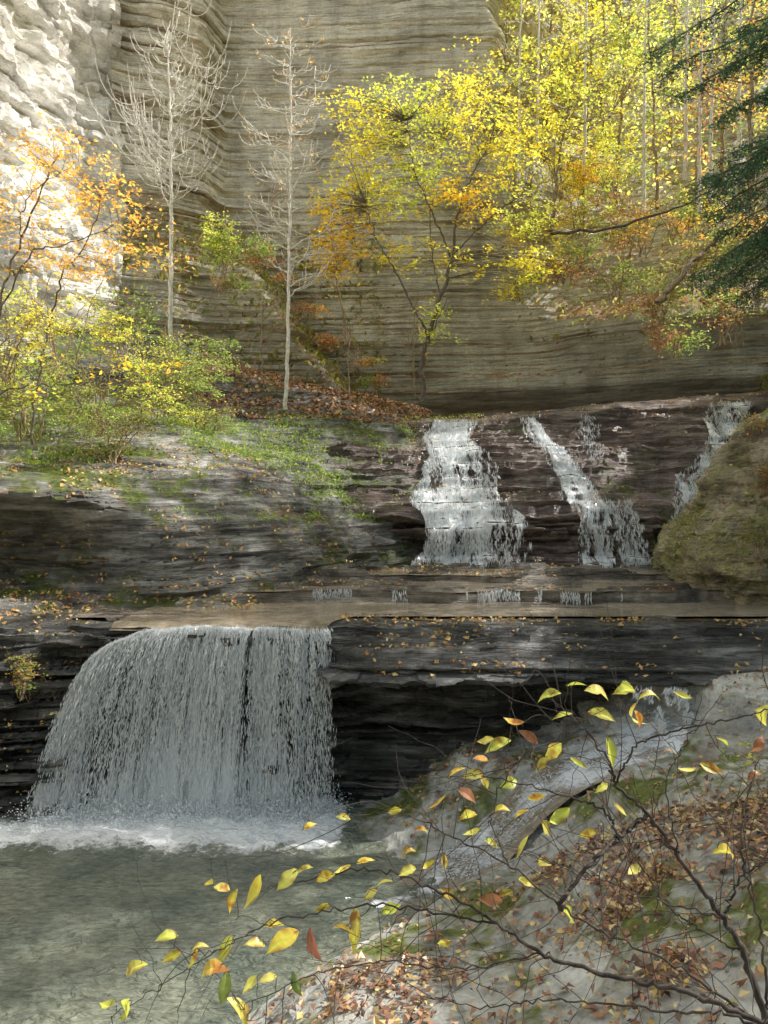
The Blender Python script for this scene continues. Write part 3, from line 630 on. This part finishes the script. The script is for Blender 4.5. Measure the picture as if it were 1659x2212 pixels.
shrub("leafy green shrub near the bare tree", 400, 830, 17.5, 1.1, 1.3, 90, ['green', 'lime', 'olive'], .065)
shrub("low green shrub trailing over the shelf edge", 240, 985, 13.7, 1.2, .8, 80, ['green', 'olive'], .05)
shrub("low green shrub on the shelf", 430, 930, 16.5, 1.1, .7, 70, ['green', 'olive', 'lime'], .05)
shrub("green shrub growing on a cliff ledge", 490, 570, 21.8, 1.0, 1.4, 80, ['lime', 'green'], .08)
shrub("rusty shrub on the cliff ledge", 570, 565, 21.8, .9, .8, 40, ['rust', 'green'], .08)
shrub("drooping green shrub over the cliff ledge", 480, 620, 21.4, .7, .5, 30, ['green', 'rust'], .07)
for u, v, p in ((620, 610, ['rust', 'olive']), (665, 680, ['rust', 'gild']), (715, 745, ['rust', 'rust']), (765, 790, ['rust', 'olive']), (815, 840, ['rust', 'green'])):
    shrub("low rusty undergrowth on the sloping leaf covered ledge", u, v, 22.4, .55, .35, 22, p, .08, spray=.3)
for u, v, y, w, h, n, p in ((1230, 600, 22.8, 1.5, 1.2, 60, ['yellow', 'rust', 'green']), (1330, 640, 22.4, 1.5, 1.2, 70, ['green', 'rust', 'olive']), (1420, 690, 21.6, 1.2, 1.2, 56, ['rust', 'olive', 'green']),
                            (1250, 500, 24, 1.8, 1.3, 66, ['gold', 'rust', 'lime']), (1380, 540, 23.5, 1.8, 1.3, 70, ['rust', 'orange', 'green']), (1500, 620, 21.5, 1.4, 1.3, 60, ['olive', 'rust', 'green']),
                            (1460, 760, 20.2, 1.1, .8, 40, ['rust', 'green']), (1570, 730, 18.5, 1.3, 1.2, 60, ['olive', 'green', 'rust']), (1120, 640, 22.6, .8, .7, 26, ['yellow', 'green']),
                            (1640, 650, 17, 1.4, 1.6, 60, ['olive', 'green']), (1150, 520, 24, 1.4, 1.2, 50, ['yellow', 'gold', 'lime']), (1460, 500, 24, 1.8, 1.4, 66, ['orange', 'yellow', 'green']), (1330, 430, 25, 1.8, 1.5, 66, ['yellow', 'orange', 'lime']),
                            (1560, 560, 21, 1.6, 1.4, 60, ['green', 'orange', 'olive']), (1210, 420, 25.5, 1.6, 1.6, 60, ['yellow', 'lime'])):
    shrub("mixed rust and green shrub spilling over the cliff shelf", u, v, y, w, h, n, p, .09, spray=.38)
shrub("trailing green plants on the mossy rock knob", 1640, 1200, 11.5, .35, .6, 40, ['green', 'olive'], .04, per=20, spray=.16)
shrub("bronze trailing plants on the mossy rock knob", 1650, 1060, 11.9, .35, .7, 40, ['rust', 'olive'], .04, per=20, spray=.16)
shrub("leafy plants crowning the mossy rock knob", 1640, 940, 12.6, .5, .4, 30, ['green', 'gild', 'olive'], .04, per=20, spray=.18)
shrub("small green plant on the leafy bank", 1640, 1660, 4.6, .16, .16, 9, ['green', 'lime'], .035, per=10, dens=4, twig=.002, spray=.08)
shrub("small green plant on the leafy bank", 1650, 2110, 3.6, .14, .14, 9, ['green'], .035, per=10, dens=4, twig=.002, spray=.08)
shrub("small leafy plant clinging beside the waterfall", 50, 1480, 9.6, .35, .4, 30, ['olive', 'gild', 'green'], .05, per=14, dens=5, twig=.003, spray=.14)

tree("branch_shrub", "low arching twig with scattered yellow leaves", "shrub",
     [([(-6.3, 9.4, 4.6), S(0, 850, 9.4), S(100, 832, 9.4), S(200, 830, 9.4), S(300, 858, 9.4)], .013, .004), ([S(90, 840, 9.4), S(60, 800, 9.4), S(20, 770, 9.4)], .008, .003)],
     [E(40, 770, 9.4, .4, .15, .3, 9, 'yellow'), E(90, 850, 9.4, .4, .15, .3, 8, 'yellow'), E(260, 800, 9.4, .35, .2, .3, 8, 'gold'), E(380, 790, 9.6, .3, .15, .3, 4, 'gold')], M_barkdark, .07, per=9, spray_r=.2, twig=.003)

def stree(u, v0, v1, y, r, pal, w, n, lean=0, pal2=None, label="slim woodland tree with glowing yellow leaves", mat=None, leaf=.13):
    b = S(u, v0, y); t = S(u+lean, v1, y); m1 = S(u+lean*.3, v0*.6+v1*.4, y)
    limbs = [([b, m1, t], r, .02)]; H = t[2]-b[2]
    for k in range(6):
        f = .35+.6*R.random(); a = np.array(b)*(1-f)+np.array(t)*f; th = R.random()*6.28
        limbs.append(([a, a+[w*.5*math.cos(th), w*.4*math.sin(th), .25*w], a+[w*math.cos(th), w*.7*math.sin(th), .5*w]], r*.35, .012))
    blobs = []
    for k in range(5):
        f = .40+.60*k/4; c = np.array(b)*(1-f)+np.array(t)*f+[R.normal(0, .4*w), R.normal(0, .3*w), 0]
        blobs.append((tuple(c), (w*.8, w*.6, H*.14+.3), n//5, pal if k % 2 == 0 or not pal2 else pal2))
    return tree("woodland_tree", label, "tree", limbs, blobs, mat or M_barktan, leaf, per=20, spray_r=.6, twig=.007, group="trees on the wooded slope")
stree(1190, 500, 120, 24, .07, 'lime', 1.9, 90, 60, 'yellow')
stree(1260, 470, 40, 26, .07, 'yellow', 2.0, 90, 20, 'lime')
stree(1110, 470, 130, 24.5, .06, 'yellow', 1.5, 54, 10, 'lime')
stree(1330, 440, 0, 27, .09, 'lime', 2.2, 90, 30, 'pale')
stree(1420, 450, 30, 26, .07, 'yellow', 1.8, 70, -20, 'green')
stree(1180, 350, -120, 28, .09, 'lime', 2.2, 80, 20, 'pale', leaf=.14)
stree(1300, 300, -160, 30, .09, 'pale', 2.4, 80, 10, 'lime', leaf=.14)
stree(1450, 320, -180, 29, .09, 'lime', 2.2, 70, 10, 'green', leaf=.14)
stree(1560, 420, -100, 25, .09, 'lime', 1.7, 54, 10, 'orange')
stree(1620, 430, -60, 22, .09, 'green', 1.5, 54, 10, 'orange')
stree(1500, 480, 150, 24, .06, 'orange', 1.2, 40, 20, 'rust')
stree(1090, 300, -80, 26.5, .07, 'pale', 1.5, 40, 10, 'lime')
for u, v0, v1, y, r in ((1510, 400, -60, 23.5, .07), (1480, 330, -60, 24, .07), (1535, 380, -60, 23, .06), (1595, 330, -60, 23, .08), (1262, 320, -60, 24.5, .06), (1120, 330, -40, 24, .05), (1390, 400, -40, 24, .06), (1160, 300, -60, 24, .05)):
    bare("tall thin grey woodland trunk with short bare twigs", [S(u, v0+60, y), S(u+3, (v0+v1)/2, y), S(u+8, v1-30, y)], r, 12, .3, .98, 1.6, .5, .7, 40, M_barkpale, 3)
for x, y, z in ((14, 18, 14), (12, 14, 11), (17, 12, 18), (20, 18, 21)):
    b = np.array([x, y, z-1.])
    tree("woodland_tree", "leafy green tree high on the gorge side", "tree", [([b, b+[.2, 0, 3], b+[0, .3, 7]], .16, .03)], [(tuple(b+[0, 0, 5.2]), (2.6, 2.6, 3.0), 110, 'green')], M_barkdark, .22, per=22, spray_r=.8, group="trees on the gorge rim")

Pf = []; Cf = []
for k in range(330):
    v = -80+520*R.random(); u = 1080+680*R.random(); y = 27+6*R.random()+(440-v)*.014; c = np.array(S(u, v, y)); m = 28
    Pf.append(c+R.normal(0, 1, (m, 3))*[.9, .7, .6]); Cf.append(pick(['lime', 'pale', 'green', 'pale'][k % 4], m)*(.9+.5*R.random()))
Pf = np.concatenate(Pf); Cf = np.concatenate(Cf); n = len(Pf); sz = .14+.14*R.random(n)
V_, F_, C_ = leafset(Pf, R.normal(0, .6, (n, 3))+[0, 0, 1], sz, sz*.6, Cf)
tag(make_mesh("distant_woodland", V_, F_, M_leaf, C_), "hazy mass of yellow green autumn woodland on the slope", "woodland", "stuff")

tb = []; nd = []
trunk = smooth_path([(7.4, 10.2, 3), (7.3, 10.2, 8), (7.2, 10.3, 15)], 20, .02); tb.append(tube(trunk, .22, .08, 8))
bl = [(1640, 120, 10.2), (1440, 150, 9.8), (1480, 200, 10.4), (1560, 250, 9.6), (1545, 380, 10), (1500, 400, 9.5), (1530, 470, 10.2), (1510, 590, 9.7), (1560, 560, 9.2), (1600, 640, 9.5), (1410, 110, 10.4),
      (1580, 330, 9), (1600, 440, 9.2), (1640, 520, 9.6), (1600, 60, 9.4), (1650, 200, 9.2), (1640, 330, 10.5), (1570, 150, 10.6), (1650, 610, 10.2), (1560, 500, 9.9), (1590, 390, 10.6), (1540, 620, 10.4), (1620, 580, 9.2), (1530, 430, 10.9), (1580, 600, 10), (1600, 540, 10.8)]
for u, v, y in bl:
    t = np.array(S(u, v, y)); a = trunk[np.argmin(np.abs(trunk[:, 2]-(t[2]+.9)))]
    bp = smooth_path([a, a*.5+t*.5+[0, 0, .35], t], 24, .015); tb.append(tube(bp, .03, .005, 5))
    for k in range(5, 24):
        for sgn in (-1, 1):
            dr = bp[min(k+1, 23)]-bp[k-1]; dr /= np.linalg.norm(dr)+1e-9; sd = np.cross(dr, [0, 0, 1])*sgn
            l = (.25+.45*R.random())*(1.15-k/30); e_ = bp[k]+(sd*.8+dr*.6)*l+[0, 0, -.45*l]+R.normal(0, .07, 3)
            q = smooth_path([bp[k], (bp[k]+e_)/2+[0, 0, .03], e_], 6, .006); tb.append(tube(q, .005, .002, 3))
            m = 34; f = R.random(m)[:, None]; pp = bp[k]*(1-f)+e_*f+R.normal(0, .05, (m, 3))*[1, 1, .7]+[0, 0, -.03]; nd.append((pp, pick('needle', m)*(.6+.8*R.random())))
pp = np.concatenate([a for a, b in nd]); cc = np.concatenate([b for a, b in nd]); n = len(pp)
e = thing("hemlock_tree", (7.4, 10.2, 3), "dark green hemlock with drooping feathery boughs", "tree")
V_, F_, _ = merge(tb); child(e, "trunk", V_, F_, M_barkdark, None, True)
V_, F_, C_ = leafset(pp, R.normal(0, .6, (n, 3))+[0, 0, 1], .05+.04*R.random(n), .012+.010*R.random(n), cc); child(e, "crown", V_, F_, M_needle, C_)
for lab, pl, r0, r1 in (("grey leaning dead log on the slope", [S(1420, 655, 20.6), S(1460, 610, 20.6), S(1500, 560, 20.8), S(1550, 515, 21)], .10, .06),
                        ("long dark fallen branch over the slope", [S(1190, 505, 21.6), S(1300, 495, 21.6), S(1400, 470, 21.6), S(1480, 440, 21.6), S(1560, 400, 21.8)], .05, .02),):
    V_, F_ = tube(smooth_path(pl, 20, .03), r0, r1, 8); o = make_mesh("fallen_log", V_, F_, M_barktan if r0 > .06 else M_barkdark, None, True); tag(o, lab, "log")

def litter(name, label, parts, pal, size):
    L = []
    for P, n, pred, nz, w in parts:
        A, Nn = scatter(P, n, pred, nz, w); m = len(A)
        if not m: continue
        sz = size*(.5+.9*R.random(m)); L.append(leafset(A+[0, 0, .015]+Nn*.008, Nn+R.normal(0, .32, (m, 3)), sz, sz*(.45+.35*R.random(m)), pick(pal, m)*(.7+.6*R.random((m, 1))), .6))
    V_, F_, C_ = merge(L); return tag(make_mesh(name, V_, F_, M_litter, C_), label, "leaves", "stuff")
clump = lambda s, f=1.2, lo=.42, hi=.62: (lambda x, y, z: .04+sstep(lo, hi, fbm(x*f, y*f, 0, s, 4)))
bankw = lambda x, y, z: .03+(.12+1.0*sstep(7.6, 5.2, y))*(sstep(.44, .60, fbm(x*1.3, y*1.3, 0, 150, 4)+.10*(x-1.8)*sstep(8, 5, y))+.10)
litter("fallen_leaves", "reddish brown fallen leaves carpeting the rocky bank",
       [(P_bank, 8600, lambda x, y, z: (z > .10) & (creekd(x, y) > .42) & (y > 1.5) & (x < .56*y+.3), .5, bankw)], 'litter', .060)
litter("fallen_leaves", "golden fallen leaves dotted along the wet rock ledges",
       [(P_ledge, 900, lambda x, y, z: (x > -.6) & (z > 1.9), .5, clump(151)), (P_ledge, 1100, lambda x, y, z: (x < -4.0) & (z > .3), .4, clump(152)),
        (P_shelf, 2800, lambda x, y, z: (y < 16) & (z < 5.4), .45, clump(153)), (P_shelf, 1300, lambda x, y, z: (y < 12.3) & (z < 2.9), .5, None),
        (P_terr, 1500, lambda x, y, z: (y > 12.4) & (z > 2.67), .6, clump(154, 1.0, .45, .6)), (P_casc, 2600, lambda x, y, z: (z > 4.0), .4, clump(155)), (P_knob, 500, None, .4, None)], 'gild', .070)
litter("fallen_leaves", "rust red fallen leaves heaped on the mound below the cliff",
       [(P_shelf, 5200, lambda x, y, z: (y > 18.8) & (x > -5.5) & (z > 6.4), .4, None), (P_b, 3000, lambda x, y, z: (z < 14) & (x < 1), .4, None), (P_b, 4500, lambda x, y, z: (x > 4), .35, None)], 'rust', .13)
def grass(name, label, parts, pal, h):
    L = []
    for P, n, pred, nz, w in parts:
        A, Nn = scatter(P, n, pred, nz, w); m = len(A)
        if not m: continue
        d_ = R.normal(0, .55, (m, 3))+[0, -.35, .75]; d_ /= np.linalg.norm(d_, axis=1, keepdims=True); s = np.cross(d_, R.normal(0, 1, (m, 3))); s /= np.linalg.norm(s, axis=1, keepdims=True)
        hh = (h*(.4+R.random(m)))[:, None]; A = A+R.normal(0, .03, (m, 3))
        V = np.stack([A, A+d_*hh*.5+s*hh*.11, A+d_*hh-[0, 0, .3]*hh, A+d_*hh*.5-s*hh*.11], 1).reshape(-1, 3)
        L.append((V, np.arange(4*m).reshape(m, 4), np.repeat(pick(pal, m), 4, 0)))
    V_, F_, C_ = merge(L); return tag(make_mesh(name, V_, F_, M_leaf, C_), label, "plants", "stuff")
grass("ground_plants", "green ferns and grasses along the mossy shelf",
      [(P_shelf, 11000, lambda x, y, z: (z > 5.2) & (z < 6.7) & (y < 20.5), .15, clump(160, 1.1, .46, .58)), (P_shelf, 3500, lambda x, y, z: (z > 3.8) & (z < 5.2) & (y > 12.4), .2, clump(161, 1.4, .54, .62)),
       (P_knob, 1500, None, .1, clump(162)), (P_casc, 1800, lambda x, y, z: (x < 1.0) & (z > 3.6), .1, clump(163)), (P_casc, 2500, lambda x, y, z: (y > 20.2) & (x < 3), .2, clump(164))], 'green', .11)
grass("ground_plants", "olive and rust undergrowth covering the gorge slopes",
      [(P_hill, 14000, lambda x, y, z: (y > 9) & (y < 27) & (x < 16), .0, None), (P_b, 12000, lambda x, y, z: (x > 4.2) & (z > 9.5), .25, None), (P_b, 3000, lambda x, y, z: (x < 0) & (z > 8) & (z < 14), .35, None)], 'olive', .34)

# ------------------------------------------------------------------ near branch of yellow leaves
stems = [([(1672, 2260, 1.9), (1605, 2060, 2.0), (1560, 1985, 2.05), (1470, 1860, 2.1), (1400, 1760, 2.15), (1330, 1692, 2.2), (1312, 1640, 2.2), (1245, 1560, 2.25), (1200, 1520, 2.3)], .010, .0014),
         ([(1330, 1692, 2.2), (1380, 1605, 2.2), (1490, 1575, 2.15), (1600, 1548, 2.1), (1690, 1525, 2.1)], .0035, .0018),
         ([(1672, 2220, 1.75), (1500, 2150, 1.8), (1330, 2110, 1.85), (1170, 2060, 1.9), (1080, 2000, 1.95), (930, 1915, 2.0), (800, 1880, 2.05), (640, 1905, 2.1), (560, 1925, 2.1)], .0075, .001),
         ([(1080, 2000, 1.95), (900, 1962, 2.0), (750, 1960, 2.0), (600, 1990, 2.0), (480, 2050, 2.0), (330, 2140, 1.95), (240, 2195, 1.95)], .003, .0009),
         ([(1215, 1965, 1.95), (1218, 1940, 1.95), (1290, 1850, 2.0), (1332, 1810, 2.05), (1312, 1760, 2.1), (1270, 1735, 2.1), (1150, 1700, 2.15), (1020, 1670, 2.2)], .007, .0012),
         ([(1400, 1760, 2.15), (1360, 1790, 2.1), (1332, 1810, 2.05)], .006, .004),
         ([(1640, 2212, 1.85), (1450, 2080, 1.9), (1250, 1985, 1.95), (1100, 1870, 2.0), (960, 1800, 2.05), (860, 1755, 2.1), (740, 1765, 2.1)], .004, .0009),
         ([(1560, 1985, 2.05), (1600, 1900, 2.1), (1672, 1850, 2.1)], .004, .0025), ([(1470, 1860, 2.1), (1440, 1700, 2.15), (1480, 1610, 2.2), (1560, 1500, 2.25)], .0025, .0009),
         ([(1170, 2060, 1.9), (1000, 2090, 1.9), (800, 2080, 1.9), (640, 2120, 1.9), (520, 2180, 1.9)], .0025, .0009), ([(1100, 1870, 2.0), (1060, 1760, 2.05), (1120, 1640, 2.1), (1190, 1600, 2.15), (1310, 1530, 2.2)], .0025, .0009),
         ([(1660, 2180, 1.8), (1640, 2000, 1.85), (1600, 1800, 1.9), (1640, 1640, 2.0)], .004, .0012), ([(1560, 1985, 2.05), (1400, 1940, 2.1), (1300, 1900, 2.1), (1180, 1860, 2.1), (1120, 1840, 2.1)], .0025, .0009),
         ([(1672, 2240, 1.7), (1560, 2190, 1.75), (1400, 2180, 1.8), (1200, 2160, 1.85), (1050, 2175, 1.9), (900, 2150, 1.9)], .004, .0009), ([(1605, 2060, 2.0), (1500, 2000, 2.05), (1440, 1950, 2.1), (1380, 1860, 2.1), (1340, 1760, 2.15)], .003, .001)]
tb = []; SP = []
for pl, r0, r1 in stems:
    q = smooth_path([S(*p) for p in pl], 10*len(pl), .0035); tb.append(tube(q, r0, r1, 7)); SP += list(q)
SP = np.array(SP); base0 = SP.copy()
for k in range(190):
    a = base0[R.integers(0, len(base0))]; dr = np.array([-1+1.2*R.random(), R.normal(0, .4), R.normal(.15, .6)]); dr /= np.linalg.norm(dr); l = .10+.34*R.random()
    q = smooth_path([a, a+dr*l*.5+R.normal(0, .02, 3), a+dr*l+R.normal(0, .05, 3)-[0, 0, .02]], 9, .003); tb.append(tube(q, .0014, .0006, 4)); SP = np.concatenate([SP, q[4:]])
LV = """1183 1500 58 205 g;1245 1478 46 10 g;1295 1492 60 -20 y;1350 1488 62 178 g;1405 1497 52 0 y;1475 1503 40 -10 g;1300 1540 62 -10 g;1215 1546 48 190 g;1365 1548 55 -60 y;1382 1556 48 -75 o;
1108 1560 48 165 o;1147 1592 52 -30 b;1075 1607 64 200 g;1195 1622 66 235 g;1170 1650 45 220 g;1318 1622 62 -85 g;1038 1640 44 160 o;1020 1672 52 190 y;985 1665 44 200 o;946 1735 66 222 o;1010 1716 46 -30 b;1048 1690 36 -60 y;
855 1750 34 20 y;740 1762 36 170 g;670 1783 34 20 y;1125 1755 40 200 y;1080 1745 42 190 y;1180 1788 46 -60 y;1130 1832 60 228 g;1340 1748 42 -40 y;1485 1665 50 5 y;1537 1660 52 -10 y;1632 1670 40 20 b;1570 1835 54 -15 y;1205 1766 56 200 g;
960 1862 36 -85 y;925 1868 34 200 y;880 1836 34 200 o;790 1858 44 10 y;740 1880 40 190 y;700 1893 48 200 y;655 1878 44 200 g;620 1898 58 215 g;553 1925 70 240 y;500 1945 52 250 y;478 1915 44 170 y;452 1908 40 200 y;
770 1990 60 -90 y;768 2022 60 -100 y;735 2003 50 180 o;680 2045 84 -70 b;610 2030 80 200 y;592 1995 44 10 y;552 2035 52 160 y;490 2050 70 240 g;455 2090 64 195 o;420 2070 46 240 y;370 2065 46 200 y;432 2042 40 10 y;360 2020 52 178 g;
285 2090 60 210 g;485 2135 70 -100 d;520 2190 88 -60 y;280 2180 66 -110 g;235 2172 52 195 g;640 2125 52 -60 d;577 2112 44 190 y;540 2125 44 220 g;1090 1930 40 200 g;1060 1943 58 180 b;845 1962 50 20 g;960 2035 40 200 g;1232 1975 72 -60 g;
1170 1862 40 200 y;1650 1540 60 80 g;1640 1605 46 60 b;1140 1905 44 -20 y;1020 1800 44 190 g;905 1790 40 190 y;1270 1800 44 200 y;1370 1880 44 200 y;1050 1600 40 190 y;1250 1650 44 -20 g;830 1905 40 190 y;1300 1700 40 200 g;
1100 1690 44 190 g;1160 1720 44 20 y;1560 1600 40 -30 g;1440 1620 40 200 o;800 1930 40 210 y;700 1960 44 200 g;1010 1760 44 190 y;1065 1820 40 -30 g;880 1880 44 190 g;970 1930 40 -40 o"""
LC = dict(g=[(.66, .76, .14), (.78, .80, .18)], y=[(.90, .76, .12), (.92, .82, .22)], o=[(.86, .50, .10), (.82, .58, .12)], b=[(.40, .18, .10), (.34, .13, .09)], d=[(.26, .38, .12), (.32, .44, .12)])
prof = [(0, 0), (.08, .09), (.2, .17), (.35, .225), (.5, .235), (.65, .19), (.8, .11), (.92, .035), (1, 0)]
Vs = []; Fs = []; Cs = []; o = 0
for it in LV.replace("\n", "").split(";"):
    u, v, ln, an, cl = it.split(); u, v, ln, an = map(float, (u, v, ln, an))
    near = SP[np.argmin(np.hypot(SP[:, 0]/SP[:, 1]-(u-829.5)/F, (EYE-SP[:, 2])/SP[:, 1]-(v-1106)/F))]
    yd = float(near[1])+R.normal(0, .05); c = np.array(S(u, v, yd)); Ln = ln/F*yd*.98
    an = math.radians(an); dr = np.array([math.cos(an), R.normal(0, .4), math.sin(an)]); dr /= np.linalg.norm(dr)
    nn = np.array([R.normal(0, .5), -.50+R.normal(0, .35), .75+R.normal(0, .3)]); s = np.cross(dr, nn); s /= np.linalg.norm(s); nn = np.cross(s, dr)
    base = c-dr*Ln/2; ns_ = len(prof); cu = R.normal(.0, .2); fold = .10+.45*R.random()
    c0 = np.array(LC[cl][R.integers(0, 2)]); wdt = .8+.4*R.random()
    ce = [base+dr*Ln*t-nn*Ln*cu*(2*t-1)**2-[0, 0, .10*Ln*t*t] for t, w in prof]
    for k, (t, w) in enumerate(prof):
        for q in (-1, 0, 1):
            jag = 1+R.normal(0, .09); Vs.append(ce[k]+s*q*w*Ln*wdt*jag+nn*abs(q)*w*Ln*fold)
            spot = (vn(u+t*3.1, v*.7+q*1.7, 0, 7) > .68) and cl != 'b'
            cc_ = c0*(.8+.4*R.random())*(np.array([.5, .28, .3]) if spot else 1)
            if q == 0: cc_ = cc_*1.2
            elif cl != 'b': cc_ = cc_*np.array([.95, .85, .8])
            Cs.append(np.minimum(cc_, .95))
    for k in range(ns_-1):
        for q in (0, 1): a = o+k*3+q; Fs.append((a, a+1, a+4, a+3))
    o += ns_*3
    if np.linalg.norm(near-base) > .004:
        tb.append(tube(smooth_path([near, (near+base)/2+[0, 0, .01], base, base+dr*Ln*.15], 8, .0012), .0011, .0007, 4))
e = thing("beech_shrub", S(1672, 2260, 1.9), "overhanging beech shrub with thin dark twigs and sparse yellow leaves", "shrub")
V_, F_, _ = merge(tb); child(e, "branch", V_, F_, M_twig, None, True)
child(e, "foliage", np.array(Vs), np.array(Fs), leafmat("beech_leaf", .35, .4, 1.2), np.array(Cs))

# ------------------------------------------------------------------ light
el = math.radians(45); az = (1.0, 0.22); L = math.hypot(*az)
sd = Vector((az[0]/L*math.cos(el), az[1]/L*math.cos(el), math.sin(el)))
sun = bpy.data.lights.new("sun", 'SUN'); sun.energy = 5; sun.angle = math.radians(.5); sun.color = (1, .95, .87)
so = bpy.data.objects.new("sun", sun); so.rotation_euler = sd.to_track_quat('Z', 'Y').to_euler(); so.location = (20, 10, 40); col.objects.link(so)
w = bpy.data.worlds.new("World"); sc.world = w; w.use_nodes = True; nt = w.node_tree
sky = nt.nodes.new('ShaderNodeTexSky'); sky.sky_type = 'NISHITA'; sky.sun_disc = False; sky.sun_elevation = el; sky.sun_rotation = math.atan2(az[0], az[1])
sky.dust_density = 5.0; sky.air_density = 3.0; sky.ozone_density = 3.5
bg = nt.nodes['Background']; bg.inputs[1].default_value = .15; nt.links.new(sky.outputs[0], bg.inputs[0])
cam = bpy.data.cameras.new("camera"); cam.sensor_fit = 'VERTICAL'; cam.sensor_height = 36; cam.lens = 36/2/(1106/F); cam.clip_end = 900; cam.clip_start = .05
co = bpy.data.objects.new("camera", cam); co.location = (0, 0, EYE); co.rotation_euler = (math.radians(90), 0, 0); col.objects.link(co); sc.camera = co
sc.view_settings.view_transform = 'Standard'; sc.view_settings.look = 'None'; sc.view_settings.exposure = 0
